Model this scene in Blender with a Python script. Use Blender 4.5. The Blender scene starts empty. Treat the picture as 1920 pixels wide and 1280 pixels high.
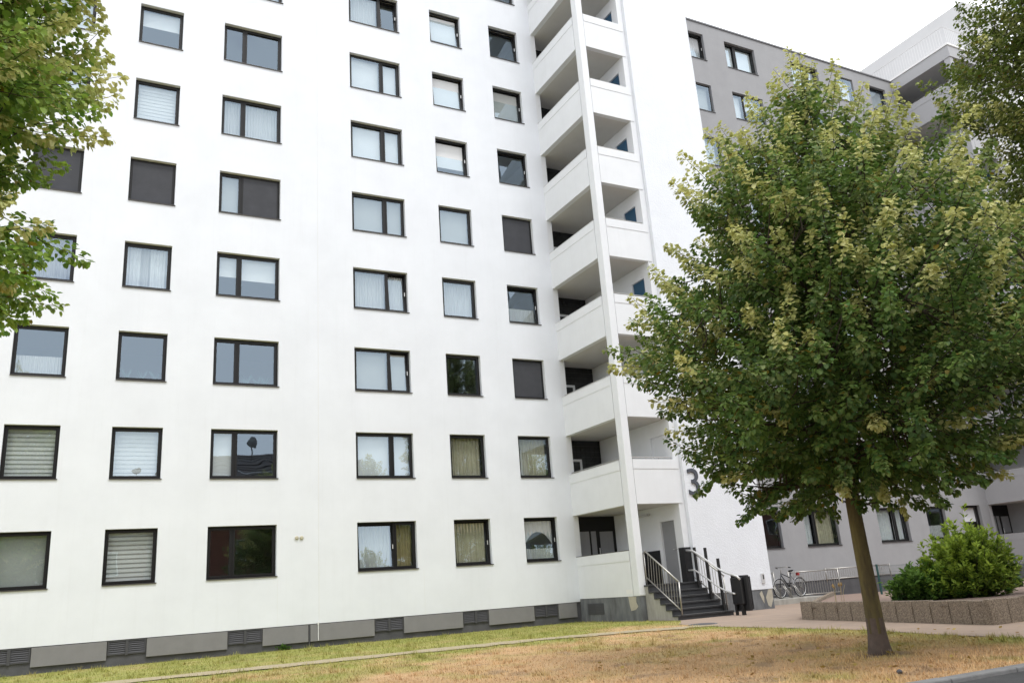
import bpy, bmesh, math, random
import numpy as np
from mathutils import Matrix, Vector
R = math.radians
random.seed(7)
RNG = np.random.default_rng(11)
scene = bpy.context.scene
col = scene.collection

# ------------------------------------------------------------------ camera
CAM = Vector((-0.459, -24.801, 1.095))
yaw, pitch, roll = 0.494, 0.291, -0.073
fwd = Vector((math.sin(yaw) * math.cos(pitch), math.cos(yaw) * math.cos(pitch), math.sin(pitch)))
r0 = Vector((math.cos(yaw), -math.sin(yaw), 0)); u0 = r0.cross(fwd)
rt = math.cos(roll) * r0 + math.sin(roll) * u0; up = rt.cross(fwd)
cd = bpy.data.cameras.new('camera'); cam = bpy.data.objects.new('camera', cd); col.objects.link(cam)
cam.matrix_world = Matrix(((rt.x, up.x, -fwd.x, CAM.x), (rt.y, up.y, -fwd.y, CAM.y), (rt.z, up.z, -fwd.z, CAM.z), (0, 0, 0, 1)))
cd.sensor_width = 36; cd.lens = 1563.24 / 1920 * 36; cd.clip_start = 0.1; cd.clip_end = 2000
scene.camera = cam

# ------------------------------------------------------------------ world: bright sky with broken white cloud
SUN_EL, SUN_AZ = R(62), R(168)          # azimuth clockwise from +Y (north) : behind the camera, a little to its right
w = bpy.data.worlds.new('World'); scene.world = w; w.use_nodes = True
nt = w.node_tree; nt.nodes.clear()
N = lambda t: nt.nodes.new(t)
wo = N('ShaderNodeOutputWorld'); bg = N('ShaderNodeBackground'); bg.inputs[1].default_value = 0.15
sky = N('ShaderNodeTexSky'); sky.sky_type = 'NISHITA'; sky.sun_disc = False
sky.sun_elevation = SUN_EL; sky.sun_rotation = SUN_AZ; sky.air_density = 1.0; sky.dust_density = 2.0; sky.ozone_density = 1.5
tc = N('ShaderNodeTexCoord'); mp = N('ShaderNodeMapping'); mp.inputs['Scale'].default_value = (1.0, 1.0, 2.6); mp.inputs['Location'].default_value = (7.3, 2.2, 1.9)
nz = N('ShaderNodeTexNoise'); nz.inputs['Scale'].default_value = 2.3; nz.inputs['Detail'].default_value = 7; nz.inputs['Roughness'].default_value = 0.6
rp = N('ShaderNodeValToRGB'); rp.color_ramp.elements[0].position = 0.27; rp.color_ramp.elements[1].position = 0.42
mx = N('ShaderNodeMix'); mx.data_type = 'RGBA'; mx.inputs['B'].default_value = (10.5, 10.7, 11.0, 1)
nt.links.new(tc.outputs['Generated'], mp.inputs[0]); nt.links.new(mp.outputs[0], nz.inputs['Vector'])
nt.links.new(nz.outputs['Fac'], rp.inputs[0]); nt.links.new(rp.outputs[0], mx.inputs['Factor'])
nt.links.new(sky.outputs[0], mx.inputs['A']); nt.links.new(mx.outputs['Result'], bg.inputs[0]); nt.links.new(bg.outputs[0], wo.inputs[0])

sd = bpy.data.lights.new('sun', 'SUN'); sd.energy = 1.5; sd.angle = R(14); sd.color = (1, .98, .95)
sun = bpy.data.objects.new('sun', sd); col.objects.link(sun)
sv = Vector((math.sin(SUN_AZ) * math.cos(SUN_EL), math.cos(SUN_AZ) * math.cos(SUN_EL), math.sin(SUN_EL)))
sun.rotation_euler = sv.to_track_quat('Z', 'Y').to_euler(); sun.location = (0, -30, 60)
vs = scene.view_settings; vs.view_transform = 'Standard'; vs.look = 'None'; vs.gamma = 1; vs.exposure = 0.12
vs.use_curve_mapping = False

# ------------------------------------------------------------------ materials
MATS = {}
def mat(name, c, rough=.8, metal=0, noise=0, nscale=4, bump=0, bscale=60, spec=.5, c2=None, detail=6, stretch=None):
    m = bpy.data.materials.new(name); m.use_nodes = True; t = m.node_tree; b = t.nodes['Principled BSDF']
    b.inputs['Base Color'].default_value = (*c, 1); b.inputs['Roughness'].default_value = rough; b.inputs['Metallic'].default_value = metal
    b.inputs['Specular IOR Level'].default_value = spec
    if noise or bump or c2:
        tcn = t.nodes.new('ShaderNodeTexCoord'); src = tcn.outputs['Object']
        if stretch:
            mpn = t.nodes.new('ShaderNodeMapping'); mpn.inputs['Scale'].default_value = stretch
            t.links.new(src, mpn.inputs[0]); src = mpn.outputs[0]
    if noise or c2:
        n = t.nodes.new('ShaderNodeTexNoise'); n.inputs['Scale'].default_value = nscale; n.inputs['Detail'].default_value = detail; n.inputs['Roughness'].default_value = .62
        t.links.new(src, n.inputs['Vector'])
        rr = t.nodes.new('ShaderNodeMapRange'); rr.inputs[1].default_value = .3; rr.inputs[2].default_value = .7
        t.links.new(n.outputs['Fac'], rr.inputs[0])
        q = t.nodes.new('ShaderNodeMix'); q.data_type = 'RGBA'
        a = tuple(max(0, x * (1 - noise)) for x in c); d = c2 or tuple(x * (1 + noise) for x in c)
        q.inputs['A'].default_value = (*(c if c2 else a), 1); q.inputs['B'].default_value = (*d, 1)
        t.links.new(rr.outputs[0], q.inputs['Factor']); t.links.new(q.outputs['Result'], b.inputs['Base Color'])
    if bump:
        n2 = t.nodes.new('ShaderNodeTexNoise'); n2.inputs['Scale'].default_value = bscale; n2.inputs['Detail'].default_value = 4
        t.links.new(src, n2.inputs['Vector'])
        bp = t.nodes.new('ShaderNodeBump'); bp.inputs['Strength'].default_value = bump; bp.inputs['Distance'].default_value = .02
        t.links.new(n2.outputs['Fac'], bp.inputs['Height']); t.links.new(bp.outputs[0], b.inputs['Normal'])
    MATS[name] = m
    return m
def attr_mat(name, rough=.6, transl=0.0, bump=0, fine=0, fscale=30, spec=.4):
    m = bpy.data.materials.new(name); m.use_nodes = True; t = m.node_tree; b = t.nodes['Principled BSDF']; out = t.nodes['Material Output']
    at = t.nodes.new('ShaderNodeAttribute'); at.attribute_name = 'tint'; c = at.outputs['Color']
    b.inputs['Roughness'].default_value = rough; b.inputs['Specular IOR Level'].default_value = spec
    if fine:
        tcn = t.nodes.new('ShaderNodeTexCoord'); n = t.nodes.new('ShaderNodeTexNoise'); n.inputs['Scale'].default_value = fscale; n.inputs['Detail'].default_value = 8
        n.inputs['Roughness'].default_value = .75
        t.links.new(tcn.outputs['Object'], n.inputs['Vector'])
        rr = t.nodes.new('ShaderNodeMapRange'); rr.inputs[1].default_value = .3; rr.inputs[2].default_value = .7; rr.inputs[3].default_value = 1 - fine; rr.inputs[4].default_value = 1 + fine
        t.links.new(n.outputs['Fac'], rr.inputs[0])
        mu = t.nodes.new('ShaderNodeVectorMath'); mu.operation = 'SCALE'; t.links.new(c, mu.inputs[0]); t.links.new(rr.outputs[0], mu.inputs['Scale']); c = mu.outputs[0]
        bp = t.nodes.new('ShaderNodeBump'); bp.inputs['Strength'].default_value = bump; bp.inputs['Distance'].default_value = .03
        t.links.new(n.outputs['Fac'], bp.inputs['Height']); t.links.new(bp.outputs[0], b.inputs['Normal'])
    t.links.new(c, b.inputs['Base Color'])
    if transl:
        tr = t.nodes.new('ShaderNodeBsdfTranslucent'); ms = t.nodes.new('ShaderNodeMixShader'); ms.inputs[0].default_value = transl
        t.links.new(c, tr.inputs[0]); t.links.new(b.outputs[0], ms.inputs[1]); t.links.new(tr.outputs[0], ms.inputs[2]); t.links.new(ms.outputs[0], out.inputs[0])
    MATS[name] = m
    return m
mat('white_render', (.757, .78, .824), .92, noise=.04, nscale=.7, bump=.25, bscale=70)
mat('tower_render', (.757, .78, .824), .92, noise=.03, nscale=1.6, bump=.55, bscale=26)
mat('grey_render', (.315, .315, .325), .92, noise=.05, nscale=1.3, bump=.25, bscale=60)
mat('pale_grey_render', (.41, .41, .425), .9, noise=.03, nscale=1.2, bump=.15, bscale=60)
mat('loggia_paint', (.745, .76, .785), .85, noise=.03, nscale=1.5, bump=.08, bscale=50)
mat('far_tower_render', (.58, .58, .59), .9, noise=.03, nscale=1.2, bump=.15, bscale=60)
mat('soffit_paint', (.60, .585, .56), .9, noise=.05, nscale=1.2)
mat('frame_dark', (.011, .0105, .011), .42, noise=.1, nscale=3, spec=.3)
mat('sill_metal', (.055, .05, .05), .4, noise=.12, nscale=5)
mat('screen_mesh', (.060, .062, .070), .75, noise=.10, nscale=3, bump=.1, bscale=300, spec=.25)
mat('blind_white', (.74, .75, .76), .7, noise=.02, nscale=3)
mat('blind_grey', (.42, .43, .42), .8, noise=.04, nscale=3)
mat('sheer_white', (.72, .73, .74), .9, noise=.06, nscale=8)
mat('curtain_beige', (.50, .47, .36), .9, noise=.1, nscale=7)
mat('curtain_ochre', (.36, .30, .16), .9, noise=.1, nscale=7)
mat('curtain_blue', (.30, .36, .52), .9, noise=.1, nscale=7)
mat('interior', (.30, .285, .27), .95)
mat('interior_floor', (.16, .12, .085), .8)
mat('plinth_dark', (.085, .085, .092), .9, noise=.22, nscale=2.5, bump=.2, bscale=35)
mat('plinth_panel', (.215, .21, .212), .85, noise=.06, nscale=3, bump=.15, bscale=60)
mat('plinth_worn', (.095, .097, .103), .9, c2=(.19, .20, .21), nscale=2.2, bump=.3, bscale=30, stretch=(2.2, 2.2, .7))
mat('bare_plaster', (.42, .39, .32), .95, noise=.12, nscale=6, bump=.4, bscale=40)
mat('louvre', (.06, .06, .066), .6)
mat('concrete', (.40, .385, .35), .95, c2=(.27, .26, .235), nscale=3, bump=.3, bscale=40, stretch=(2, 2, .6))
mat('step_stone', (.038, .039, .043), .65, noise=.2, nscale=6, bump=.1, bscale=80)
mat('step_worn', (.19, .185, .18), .75, noise=.15, nscale=8)
mat('steel', (.42, .405, .38), .36, metal=.85, noise=.06, nscale=5)
mat('pale_steel', (.66, .66, .66), .45, metal=.5)
mat('white_paint', (.78, .78, .78), .5)
mat('black_metal', (.012, .012, .013), .45)
mat('black_plastic', (.016, .016, .018), .42, noise=.15, nscale=4)
mat('dado_black', (.014, .014, .016), .5)
mat('door_grey', (.27, .275, .29), .55, noise=.05, nscale=2)
mat('door_blue', (.022, .085, .16), .5, noise=.06, nscale=2)
mat('number_paint', (.06, .066, .085), .6)
mat('glass_block', (.018, .019, .021), .25, noise=.4, nscale=2.5)
mat('block_joint', (.05, .05, .052), .9)
mat('roof_edge', (.16, .16, .17), .5, metal=.3)
mat('paving', (.37, .275, .21), .95, c2=(.29, .225, .18), nscale=1.6, bump=.25, bscale=90)
mat('asphalt', (.055, .055, .057), .95, noise=.2, nscale=3, bump=.4, bscale=120)
mat('kerb_stone', (.20, .20, .20), .9, noise=.15, nscale=6, bump=.3, bscale=60)
mat('gravel_path', (.42, .34, .25), .97, c2=(.33, .285, .15), nscale=5, bump=.5, bscale=60)
mat('mulch', (.31, .225, .18), .95, c2=(.19, .13, .105), nscale=22, bump=.8, bscale=45, detail=8)
mat('brick', (.20, .075, .05), .9, noise=.25, nscale=4)
mat('roof_tile', (.065, .052, .05), .75, noise=.25, nscale=3)
mat('bark', (.052, .040, .026), .95, c2=(.165, .135, .045), nscale=6, bump=1.0, bscale=34, stretch=(1, 1, .22))
mat('bark_base', (.10, .075, .062), .95, noise=.25, nscale=9, bump=.6, bscale=30)
mat('twig', (.055, .042, .028), .95)
mat('rubber', (.015, .015, .016), .8)
mat('bike_frame', (.012, .014, .022), .3)
mat('red_plastic', (.30, .02, .02), .35)
mat('fence_green', (.008, .06, .055), .45)
mat('fence_wire', (.10, .13, .13), .6)
mat('ground_soil', (.20, .17, .12), .95, noise=.2, nscale=2)
mat('dry_bloom', (.30, .20, .08), .9, noise=.2, nscale=20)
attr_mat('leaf', .50, .36, spec=.28)
attr_mat('grass_blade', .75, .25)
attr_mat('lawn', .95, 0, bump=.9, fine=.35, fscale=26)

# exposed aggregate for the planter blocks
m = mat('aggregate', (.215, .18, .145), .95, noise=.15, nscale=1.5); t = m.node_tree; b = t.nodes['Principled BSDF']
vo = t.nodes.new('ShaderNodeTexVoronoi'); vo.inputs['Scale'].default_value = 70
tcn = t.nodes.new('ShaderNodeTexCoord'); t.links.new(tcn.outputs['Object'], vo.inputs['Vector'])
hs = t.nodes.new('ShaderNodeMix'); hs.data_type = 'RGBA'; hs.blend_type = 'MULTIPLY'; hs.inputs['Factor'].default_value = .8
rv = t.nodes.new('ShaderNodeValToRGB'); rv.color_ramp.elements[0].color = (.45, .42, .38, 1); rv.color_ramp.elements[1].color = (1.7, 1.65, 1.55, 1)
sep = t.nodes.new('ShaderNodeSeparateColor'); t.links.new(vo.outputs['Color'], sep.inputs[0]); t.links.new(sep.outputs[0], rv.inputs[0])
old = b.inputs['Base Color'].links[0].from_socket
t.links.new(old, hs.inputs['A']); t.links.new(rv.outputs[0], hs.inputs['B']); t.links.new(hs.outputs['Result'], b.inputs['Base Color'])
bp = t.nodes.new('ShaderNodeBump'); bp.inputs['Strength'].default_value = .8; bp.inputs['Distance'].default_value = .01; bp.invert = True
t.links.new(vo.outputs['Distance'], bp.inputs['Height']); t.links.new(bp.outputs[0], b.inputs['Normal'])

for nm in ('white_render', 'tower_render', 'grey_render', 'loggia_paint', 'pale_grey_render'):
    t = MATS[nm].node_tree; b = t.nodes['Principled BSDF']; old = b.inputs['Base Color'].links[0].from_socket
    tcn = t.nodes.new('ShaderNodeTexCoord'); mpn = t.nodes.new('ShaderNodeMapping'); mpn.inputs['Scale'].default_value = (3.2, 3.2, .16)
    n = t.nodes.new('ShaderNodeTexNoise'); n.inputs['Scale'].default_value = 2.2; n.inputs['Detail'].default_value = 8; n.inputs['Roughness'].default_value = .7
    rr = t.nodes.new('ShaderNodeMapRange'); rr.inputs[1].default_value = .52; rr.inputs[2].default_value = .80; rr.inputs[3].default_value = 0; rr.inputs[4].default_value = .10
    q = t.nodes.new('ShaderNodeMix'); q.data_type = 'RGBA'; q.blend_type = 'MULTIPLY'; q.inputs['B'].default_value = (.62, .60, .57, 1)
    t.links.new(tcn.outputs['Object'], mpn.inputs[0]); t.links.new(mpn.outputs[0], n.inputs['Vector']); t.links.new(n.outputs['Fac'], rr.inputs[0]); t.links.new(rr.outputs[0], q.inputs['Factor'])
    t.links.new(old, q.inputs['A']); t.links.new(q.outputs['Result'], b.inputs['Base Color'])
def glass(name, ior, wav):
    m = bpy.data.materials.new(name); m.use_nodes = True; t = m.node_tree; t.nodes.clear()
    o = t.nodes.new('ShaderNodeOutputMaterial'); mix = t.nodes.new('ShaderNodeMixShader'); lw = t.nodes.new('ShaderNodeLayerWeight'); lw.inputs[0].default_value = .5; pw = t.nodes.new('ShaderNodeMath'); pw.operation = 'POWER'; pw.inputs[1].default_value = 4.0; fr = t.nodes.new('ShaderNodeMapRange'); fr.inputs[3].default_value = ior; fr.inputs[4].default_value = 1.0; t.links.new(lw.outputs['Facing'], pw.inputs[0]); t.links.new(pw.outputs[0], fr.inputs[0])
    tr = t.nodes.new('ShaderNodeBsdfTransparent'); tr.inputs[0].default_value = (.90, .93, .92, 1)
    gl = t.nodes.new('ShaderNodeBsdfGlossy'); gl.inputs['Roughness'].default_value = .004; gl.inputs['Color'].default_value = (.68, .84, 1, 1)
    tcn = t.nodes.new('ShaderNodeTexCoord'); n = t.nodes.new('ShaderNodeTexNoise'); n.inputs['Scale'].default_value = 1.4; n.inputs['Detail'].default_value = 1
    bp = t.nodes.new('ShaderNodeBump'); bp.inputs['Strength'].default_value = wav; bp.inputs['Distance'].default_value = .02
    t.links.new(tcn.outputs['Object'], n.inputs['Vector']); t.links.new(n.outputs['Fac'], bp.inputs['Height']); t.links.new(bp.outputs[0], gl.inputs['Normal'])
    t.links.new(fr.outputs[0], mix.inputs[0]); t.links.new(tr.outputs[0], mix.inputs[1]); t.links.new(gl.outputs[0], mix.inputs[2]); t.links.new(mix.outputs[0], o.inputs[0])
    MATS[name] = m
glass('window_glass', .22, .12)      # double glazing: reflectance at normal incidence (Schlick)
# thin net curtain
m = mat('net', (.80, .81, .82), .9); t = m.node_tree; tr = t.nodes.new('ShaderNodeBsdfTransparent'); ms = t.nodes.new('ShaderNodeMixShader'); ms.inputs[0].default_value = .66
t.links.new(tr.outputs[0], ms.inputs[1]); t.links.new(t.nodes['Principled BSDF'].outputs[0], ms.inputs[2]); t.links.new(ms.outputs[0], t.nodes['Material Output'].inputs[0])

# ------------------------------------------------------------------ mesh helpers
class MB:
    def __init__(s): s.v = []; s.f = []; s.mi = []; s.cur = 0
    def add(s, vs_, fs):
        k = len(s.v); s.v += [tuple(p) for p in vs_]; s.f += [tuple(i + k for i in f) for f in fs]; s.mi += [s.cur] * len(fs); return s
    def box(s, x0, x1, y0, y1, z0, z1):
        return s.add([(x0, y0, z0), (x1, y0, z0), (x1, y1, z0), (x0, y1, z0), (x0, y0, z1), (x1, y0, z1), (x1, y1, z1), (x0, y1, z1)],
                     [(0, 3, 2, 1), (4, 5, 6, 7), (0, 1, 5, 4), (1, 2, 6, 5), (2, 3, 7, 6), (3, 0, 4, 7)])
    def quad(s, a, b_, c, d): return s.add([a, b_, c, d], [(0, 1, 2, 3)])
    def tube(s, pts, rad, n=8, cap=True):
        pts = [Vector(p) for p in pts]
        rads = rad if isinstance(rad, (list, tuple)) else [rad] * len(pts)
        k = len(s.v); prev = None
        for i, p in enumerate(pts):
            d = (pts[min(i + 1, len(pts) - 1)] - pts[max(i - 1, 0)]).normalized()
            if prev is None:
                a = d.orthogonal().normalized()
            else:
                a = (prev - d * prev.dot(d)); a = a.normalized() if a.length > 1e-6 else d.orthogonal().normalized()
            prev = a; b_ = d.cross(a)
            for j in range(n):
                t_ = 2 * math.pi * j / n; s.v.append(tuple(p + (a * math.cos(t_) + b_ * math.sin(t_)) * rads[i]))
        for i in range(len(pts) - 1):
            for j in range(n):
                q = k + i * n + j; q2 = k + i * n + (j + 1) % n
                s.f.append((q, q2, q2 + n, q + n)); s.mi.append(s.cur)
        if cap:
            s.f.append(tuple(k + j for j in reversed(range(n)))); s.mi.append(s.cur)
            e = k + (len(pts) - 1) * n; s.f.append(tuple(e + j for j in range(n))); s.mi.append(s.cur)
        return s
    def build(s, name, mats, parent=None, smooth=False, bevel=0):
        me = bpy.data.meshes.new(name); me.from_pydata(s.v, [], s.f)
        mats = [mats] if isinstance(mats, str) else mats
        for mm in mats: me.materials.append(MATS[mm])
        if len(mats) > 1: me.polygons.foreach_set('material_index', s.mi)
        if smooth: me.polygons.foreach_set('use_smooth', [True] * len(me.polygons))
        me.update()
        o = bpy.data.objects.new(name, me); col.objects.link(o); o.parent = parent
        if bevel:
            bv = o.modifiers.new('bevel', 'BEVEL'); bv.width = bevel; bv.segments = 2; bv.limit_method = 'ANGLE'
        return o
def tag(o, label=None, cat=None, group=None, kind=None):
    if label: o['label'] = label
    if cat: o['category'] = cat
    if group: o['group'] = group
    if kind: o['kind'] = kind
    return o
def empty(name, loc=(0, 0, 0), rz=0):
    o = bpy.data.objects.new(name, None); col.objects.link(o); o.location = loc; o.rotation_euler = (0, 0, rz); o.empty_display_size = .2; return o
def box(name, m_, parent, *a, bevel=0): return MB().box(*a).build(name, m_, parent, bevel=bevel)
def copy_tree(o, parent=None):
    c = o.copy(); col.objects.link(c); c.parent = parent
    for ch in [x for x in bpy.data.objects if x.parent == o]: copy_tree(ch, c)
    return c
def np_mesh(name, V, F, mname, parent=None, tint=None, smooth=False):
    me = bpy.data.meshes.new(name); nf, k = F.shape
    me.vertices.add(len(V)); me.vertices.foreach_set('co', np.ascontiguousarray(V, np.float32).ravel())
    me.loops.add(nf * k); me.loops.foreach_set('vertex_index', np.ascontiguousarray(F, np.int32).ravel())
    me.polygons.add(nf); me.polygons.foreach_set('loop_start', np.arange(0, nf * k, k, dtype=np.int32))
    me.update(calc_edges=True); me.materials.append(MATS[mname])
    if smooth: me.polygons.foreach_set('use_smooth', np.ones(nf, bool))
    if tint is not None:
        a = me.color_attributes.new('tint', 'FLOAT_COLOR', 'POINT'); a.data.foreach_set('color', np.ascontiguousarray(np.c_[tint, np.ones(len(tint))], np.float32).ravel())
    o = bpy.data.objects.new(name, me); col.objects.link(o); o.parent = parent
    return o
# cheap value noise in numpy
_G = np.random.default_rng(5).random((64, 64))
def vnoise(x, y):
    xi = np.floor(x).astype(int); yi = np.floor(y).astype(int); fx = x - xi; fy = y - yi
    fx = fx * fx * (3 - 2 * fx); fy = fy * fy * (3 - 2 * fy); g = lambda a, b_: _G[a % 64, b_ % 64]
    return (g(xi, yi) * (1 - fx) + g(xi + 1, yi) * fx) * (1 - fy) + (g(xi, yi + 1) * (1 - fx) + g(xi + 1, yi + 1) * fx) * fy
def fbm(x, y): return (vnoise(x, y) + .5 * vnoise(2.1 * x + 7, 2.1 * y + 3) + .25 * vnoise(4.3 * x + 1, 4.3 * y + 9)) / 1.75
def lerp(a, b_, t_): return a + (b_ - a) * t_
def sstep(a, b_, x): t_ = np.clip((x - a) / (b_ - a), 0, 1); return t_ * t_ * (3 - 2 * t_)

# ================================================================== THE GROUND
tag(MB().quad((-150, -150, -.03), (150, -150, -.03), (150, 150, -.03), (-150, 150, -.03)).build('ground', 'ground_soil'), kind='structure')
LAWN_EDGE = [(14.90, -3.2), (14.88, -5.0), (14.35, -5.75), (13.6, -6.6), (13.05, -8.2), (12.85, -9.9), (12.35, -13.5), (11.55, -15.8), (11.25, -17.2), (11.05, -18.9)]
def edge_x(y):
    ys = np.array([p[1] for p in LAWN_EDGE])[::-1]; xs = np.array([p[0] for p in LAWN_EDGE])[::-1]
    return np.interp(y, ys, xs)
def green_of(x, y):
    """share of living grass: green along the house, straw on the open lawn"""
    n = fbm(x * .55 + 3, y * .55); n2 = fbm(x * 1.7, y * 1.7 + 5)
    g = sstep(-11.5, -7.0, y + (x - 5) * -.28 + (n - .5) * 7) * .95
    g = np.maximum(g, sstep(1.5, .2, edge_x(y) - x) * .75 * (y < -8.6))
    g = np.maximum(g, .5 * np.exp(-(((x - 9.9) / 1.6) ** 2 + ((y + 16.2) / .8) ** 2)))
    g = np.clip(g + (n2 - .5) * .85 + .45 * sstep(.56, .72, fbm(x * .9 + 31, y * .9 + 13)), 0, 1)
    return g
def lawn_color(x, y):
    g = green_of(x, y)[:, None]; n = fbm(x * 3.1 + 9, y * 3.1)[:, None]; n3 = vnoise(x * .8 + 20, y * .8)[:, None]
    gr = lerp(np.array([.20, .225, .045]), np.array([.39, .37, .105]), n)
    st = lerp(np.array([.42, .26, .128]), np.array([.63, .425, .23]), n * .6 + n3 * .4)
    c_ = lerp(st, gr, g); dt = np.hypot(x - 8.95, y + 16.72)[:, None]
    shadow_and_bare = sstep(.55, .22, dt + (n - .5) * .35) * .8 + .55 * sstep(.66, .78, fbm(x * 1.9 + 50, y * 1.9 + 22))[:, None] * (1 - g)  # trunk's contact shadow painted as a dark ring, plus bare soil patches in the straw
    return lerp(c_, np.array([.21, .15, .10]), np.clip(shadow_and_bare, 0, 1))
nx, ny = 190, 160
gx = np.linspace(0, 1, nx); gy = np.linspace(-18.95, .06, ny)
YY, TT = np.meshgrid(gy, gx, indexing='ij'); EX = np.where(YY > -3.2, 14.76, edge_x(YY)); XX = -26 + (EX + 26) * TT ** .45
ZZ = (fbm(XX * 1.3, YY * 1.3) - .5) * .02
V = np.stack([XX, YY, ZZ], -1).reshape(-1, 3)
i = np.arange(ny - 1)[:, None] * nx + np.arange(nx - 1)[None]
F = np.stack([i, i + 1, i + nx + 1, i + nx], -1).reshape(-1, 4)
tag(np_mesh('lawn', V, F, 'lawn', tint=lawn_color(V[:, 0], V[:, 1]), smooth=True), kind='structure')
# worn gravel path crossing the lawn
pp = [(-24, -6.5), (-2, -6.55), (3, -6.75), (7, -6.8), (9.3, -6.9), (11, -7.35), (12.4, -7.95), (13.3, -8.3)]
mb = MB(); L = []
for k in range(len(pp) - 1):
    for q in range(10):
        t_ = q / 10; x = lerp(pp[k][0], pp[k + 1][0], t_); y = lerp(pp[k][1], pp[k + 1][1], t_)
        wv = .50 + .26 * (random.random() - .5); L.append((x, y + wv, y - wv * random.uniform(.8, 1.15)))
for a, c in zip(L, L[1:]): mb.quad((a[0], a[2], .016), (c[0], c[2], .016), (c[0], c[1], .016), (a[0], a[1], .016))
tag(mb.build('gravel_path', 'gravel_path'), kind='structure')
# paved forecourt and footway
ep = LAWN_EDGE
mb = MB(); vs_ = [(x, y, .006) for x, y in ep] + [(60, -18.9, .006), (60, .2, .006), (14.9, .2, .006)]
mb.add(vs_, [tuple(range(len(vs_)))]); tag(mb.build('paved_forecourt', 'paving'), kind='structure')
tag(MB().box(-60, 60, -33, -19.16, -.06, -.012).build('road', 'asphalt'), kind='structure')
mb = MB()
kerb = empty('kerb', (0, 0, 0)); tag(kerb, kind='structure')
for k in range(26):
    x = 1.0 + k * 1.0
    box('kerb_stone', 'kerb_stone', kerb, x + .006, x + .994, -19.16, -19.0, -.1, .035 + random.uniform(-.004, .004), bevel=.015)
# manhole cover in the forecourt
mh = empty('manhole_cover', (13.6, -7.55, .007)); tag(mh, 'round dark manhole cover in the paving before the steps', 'manhole')
c = MB(); c.tube([(0, 0, 0), (0, 0, .012)], .36, 28); c.build('cover_ring', 'kerb_stone', mh)
c = MB(); c.tube([(0, 0, 0), (0, 0, .016)], .30, 28); c.build('lid', 'plinth_dark', mh)

# grass blades, denser near the camera
nb = 95000
U = RNG.random((nb * 3, 2)); yy = -18.95 + 18.9 * U[:, 0] ** 1.25; xx = lerp(-3.0, edge_x(yy), U[:, 1] ** .8)
hdg = np.stack([xx - CAM.x, yy - CAM.y], -1); dist = np.hypot(hdg[:, 0], hdg[:, 1]); ang = np.arctan2(hdg[:, 0], hdg[:, 1])
ok = (ang > -.2) & (ang < 1.2) & (RNG.random(len(xx)) < np.clip(11 / dist, 0, 1) ** .8)
pth = np.interp(xx, [p[0] for p in pp], [p[1] for p in pp]); ok &= np.abs(yy - pth) > .22 + .42 * RNG.random(len(xx))
xx, yy = xx[ok][:nb], yy[ok][:nb]; nb = len(xx)
# taller tufts
nt_ = 420; tx = lerp(-2, 12.5, RNG.random(nt_)); ty = lerp(-18.8, -.3, RNG.random(nt_)); tx = np.minimum(tx, edge_x(ty) - .15); sel_ = np.abs(ty - np.interp(tx, [p[0] for p in pp], [p[1] for p in pp])) > .5; tx, ty = tx[sel_], ty[sel_]; nt_ = len(tx)
tb = 26; sp_ = .025 + .05 * RNG.random(nt_); xx = np.r_[xx, (tx[:, None] + RNG.normal(0, 1, (nt_, tb)) * sp_[:, None]).ravel()]; yy = np.r_[yy, (ty[:, None] + RNG.normal(0, 1, (nt_, tb)) * sp_[:, None]).ravel()]
tuft = np.r_[np.ones(nb), np.repeat(1.3 + 1.2 * RNG.random(nt_), tb)]; nb = len(xx)
g = green_of(xx, yy); g = np.where(tuft > 1, np.clip(g + .3, 0, 1), g); hgt = tuft * (.022 + .035 * RNG.random(nb)) * (.7 + .5 * g); az = RNG.random(nb) * 6.283; wd = .004 + .004 * RNG.random(nb)
ln = np.stack([np.cos(az + 1.3), np.sin(az + 1.3)], -1) * (hgt * (.2 + .9 * RNG.random(nb)))[:, None]
base = np.stack([xx, yy, np.full(nb, -.004)], -1); sd_ = np.stack([np.cos(az), np.sin(az), 0 * az], -1) * wd[:, None]
tip = base + np.c_[ln, hgt]
V = np.stack([base - sd_, base + sd_, tip], 1).reshape(-1, 3); F = np.arange(nb * 3).reshape(-1, 3)
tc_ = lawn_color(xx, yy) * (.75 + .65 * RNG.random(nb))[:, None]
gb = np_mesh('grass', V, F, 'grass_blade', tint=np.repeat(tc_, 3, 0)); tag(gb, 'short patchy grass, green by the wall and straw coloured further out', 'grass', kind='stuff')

# a few fallen leaves on the dry grass
nl = 260; a_ = RNG.random(nl) * 6.2832; r_ = RNG.random(nl) ** .6 * 4.2; fx_ = 8.9 + np.cos(a_) * r_; fy_ = -16.7 + np.sin(a_) * r_; kp = (fx_ < edge_x(fy_) + 1.5) & (fy_ > -18.8)
fx_, fy_, a_ = fx_[kp], fy_[kp], a_[kp] * 7; nl = len(fx_); P_ = np.stack([fx_, fy_, np.full(nl, .035)], -1); e_ = np.stack([np.cos(a_), np.sin(a_), RNG.normal(0, .3, nl)], -1) * .035; f2 = np.stack([-np.sin(a_), np.cos(a_), RNG.normal(0, .3, nl)], -1) * .026
V = np.stack([P_ - e_, P_ + f2, P_ + e_, P_ - f2], 1).reshape(-1, 3); F = np.arange(nl * 4).reshape(-1, 4)
tag(np_mesh('fallen_leaves', V, F, 'grass_blade', tint=np.repeat(lerp(np.array([.22, .12, .04]), np.array([.42, .32, .08]), RNG.random((nl, 1))), 4, 0)), 'scattered dry fallen leaves under the round crowned linden', 'leaves', kind='stuff')

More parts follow.
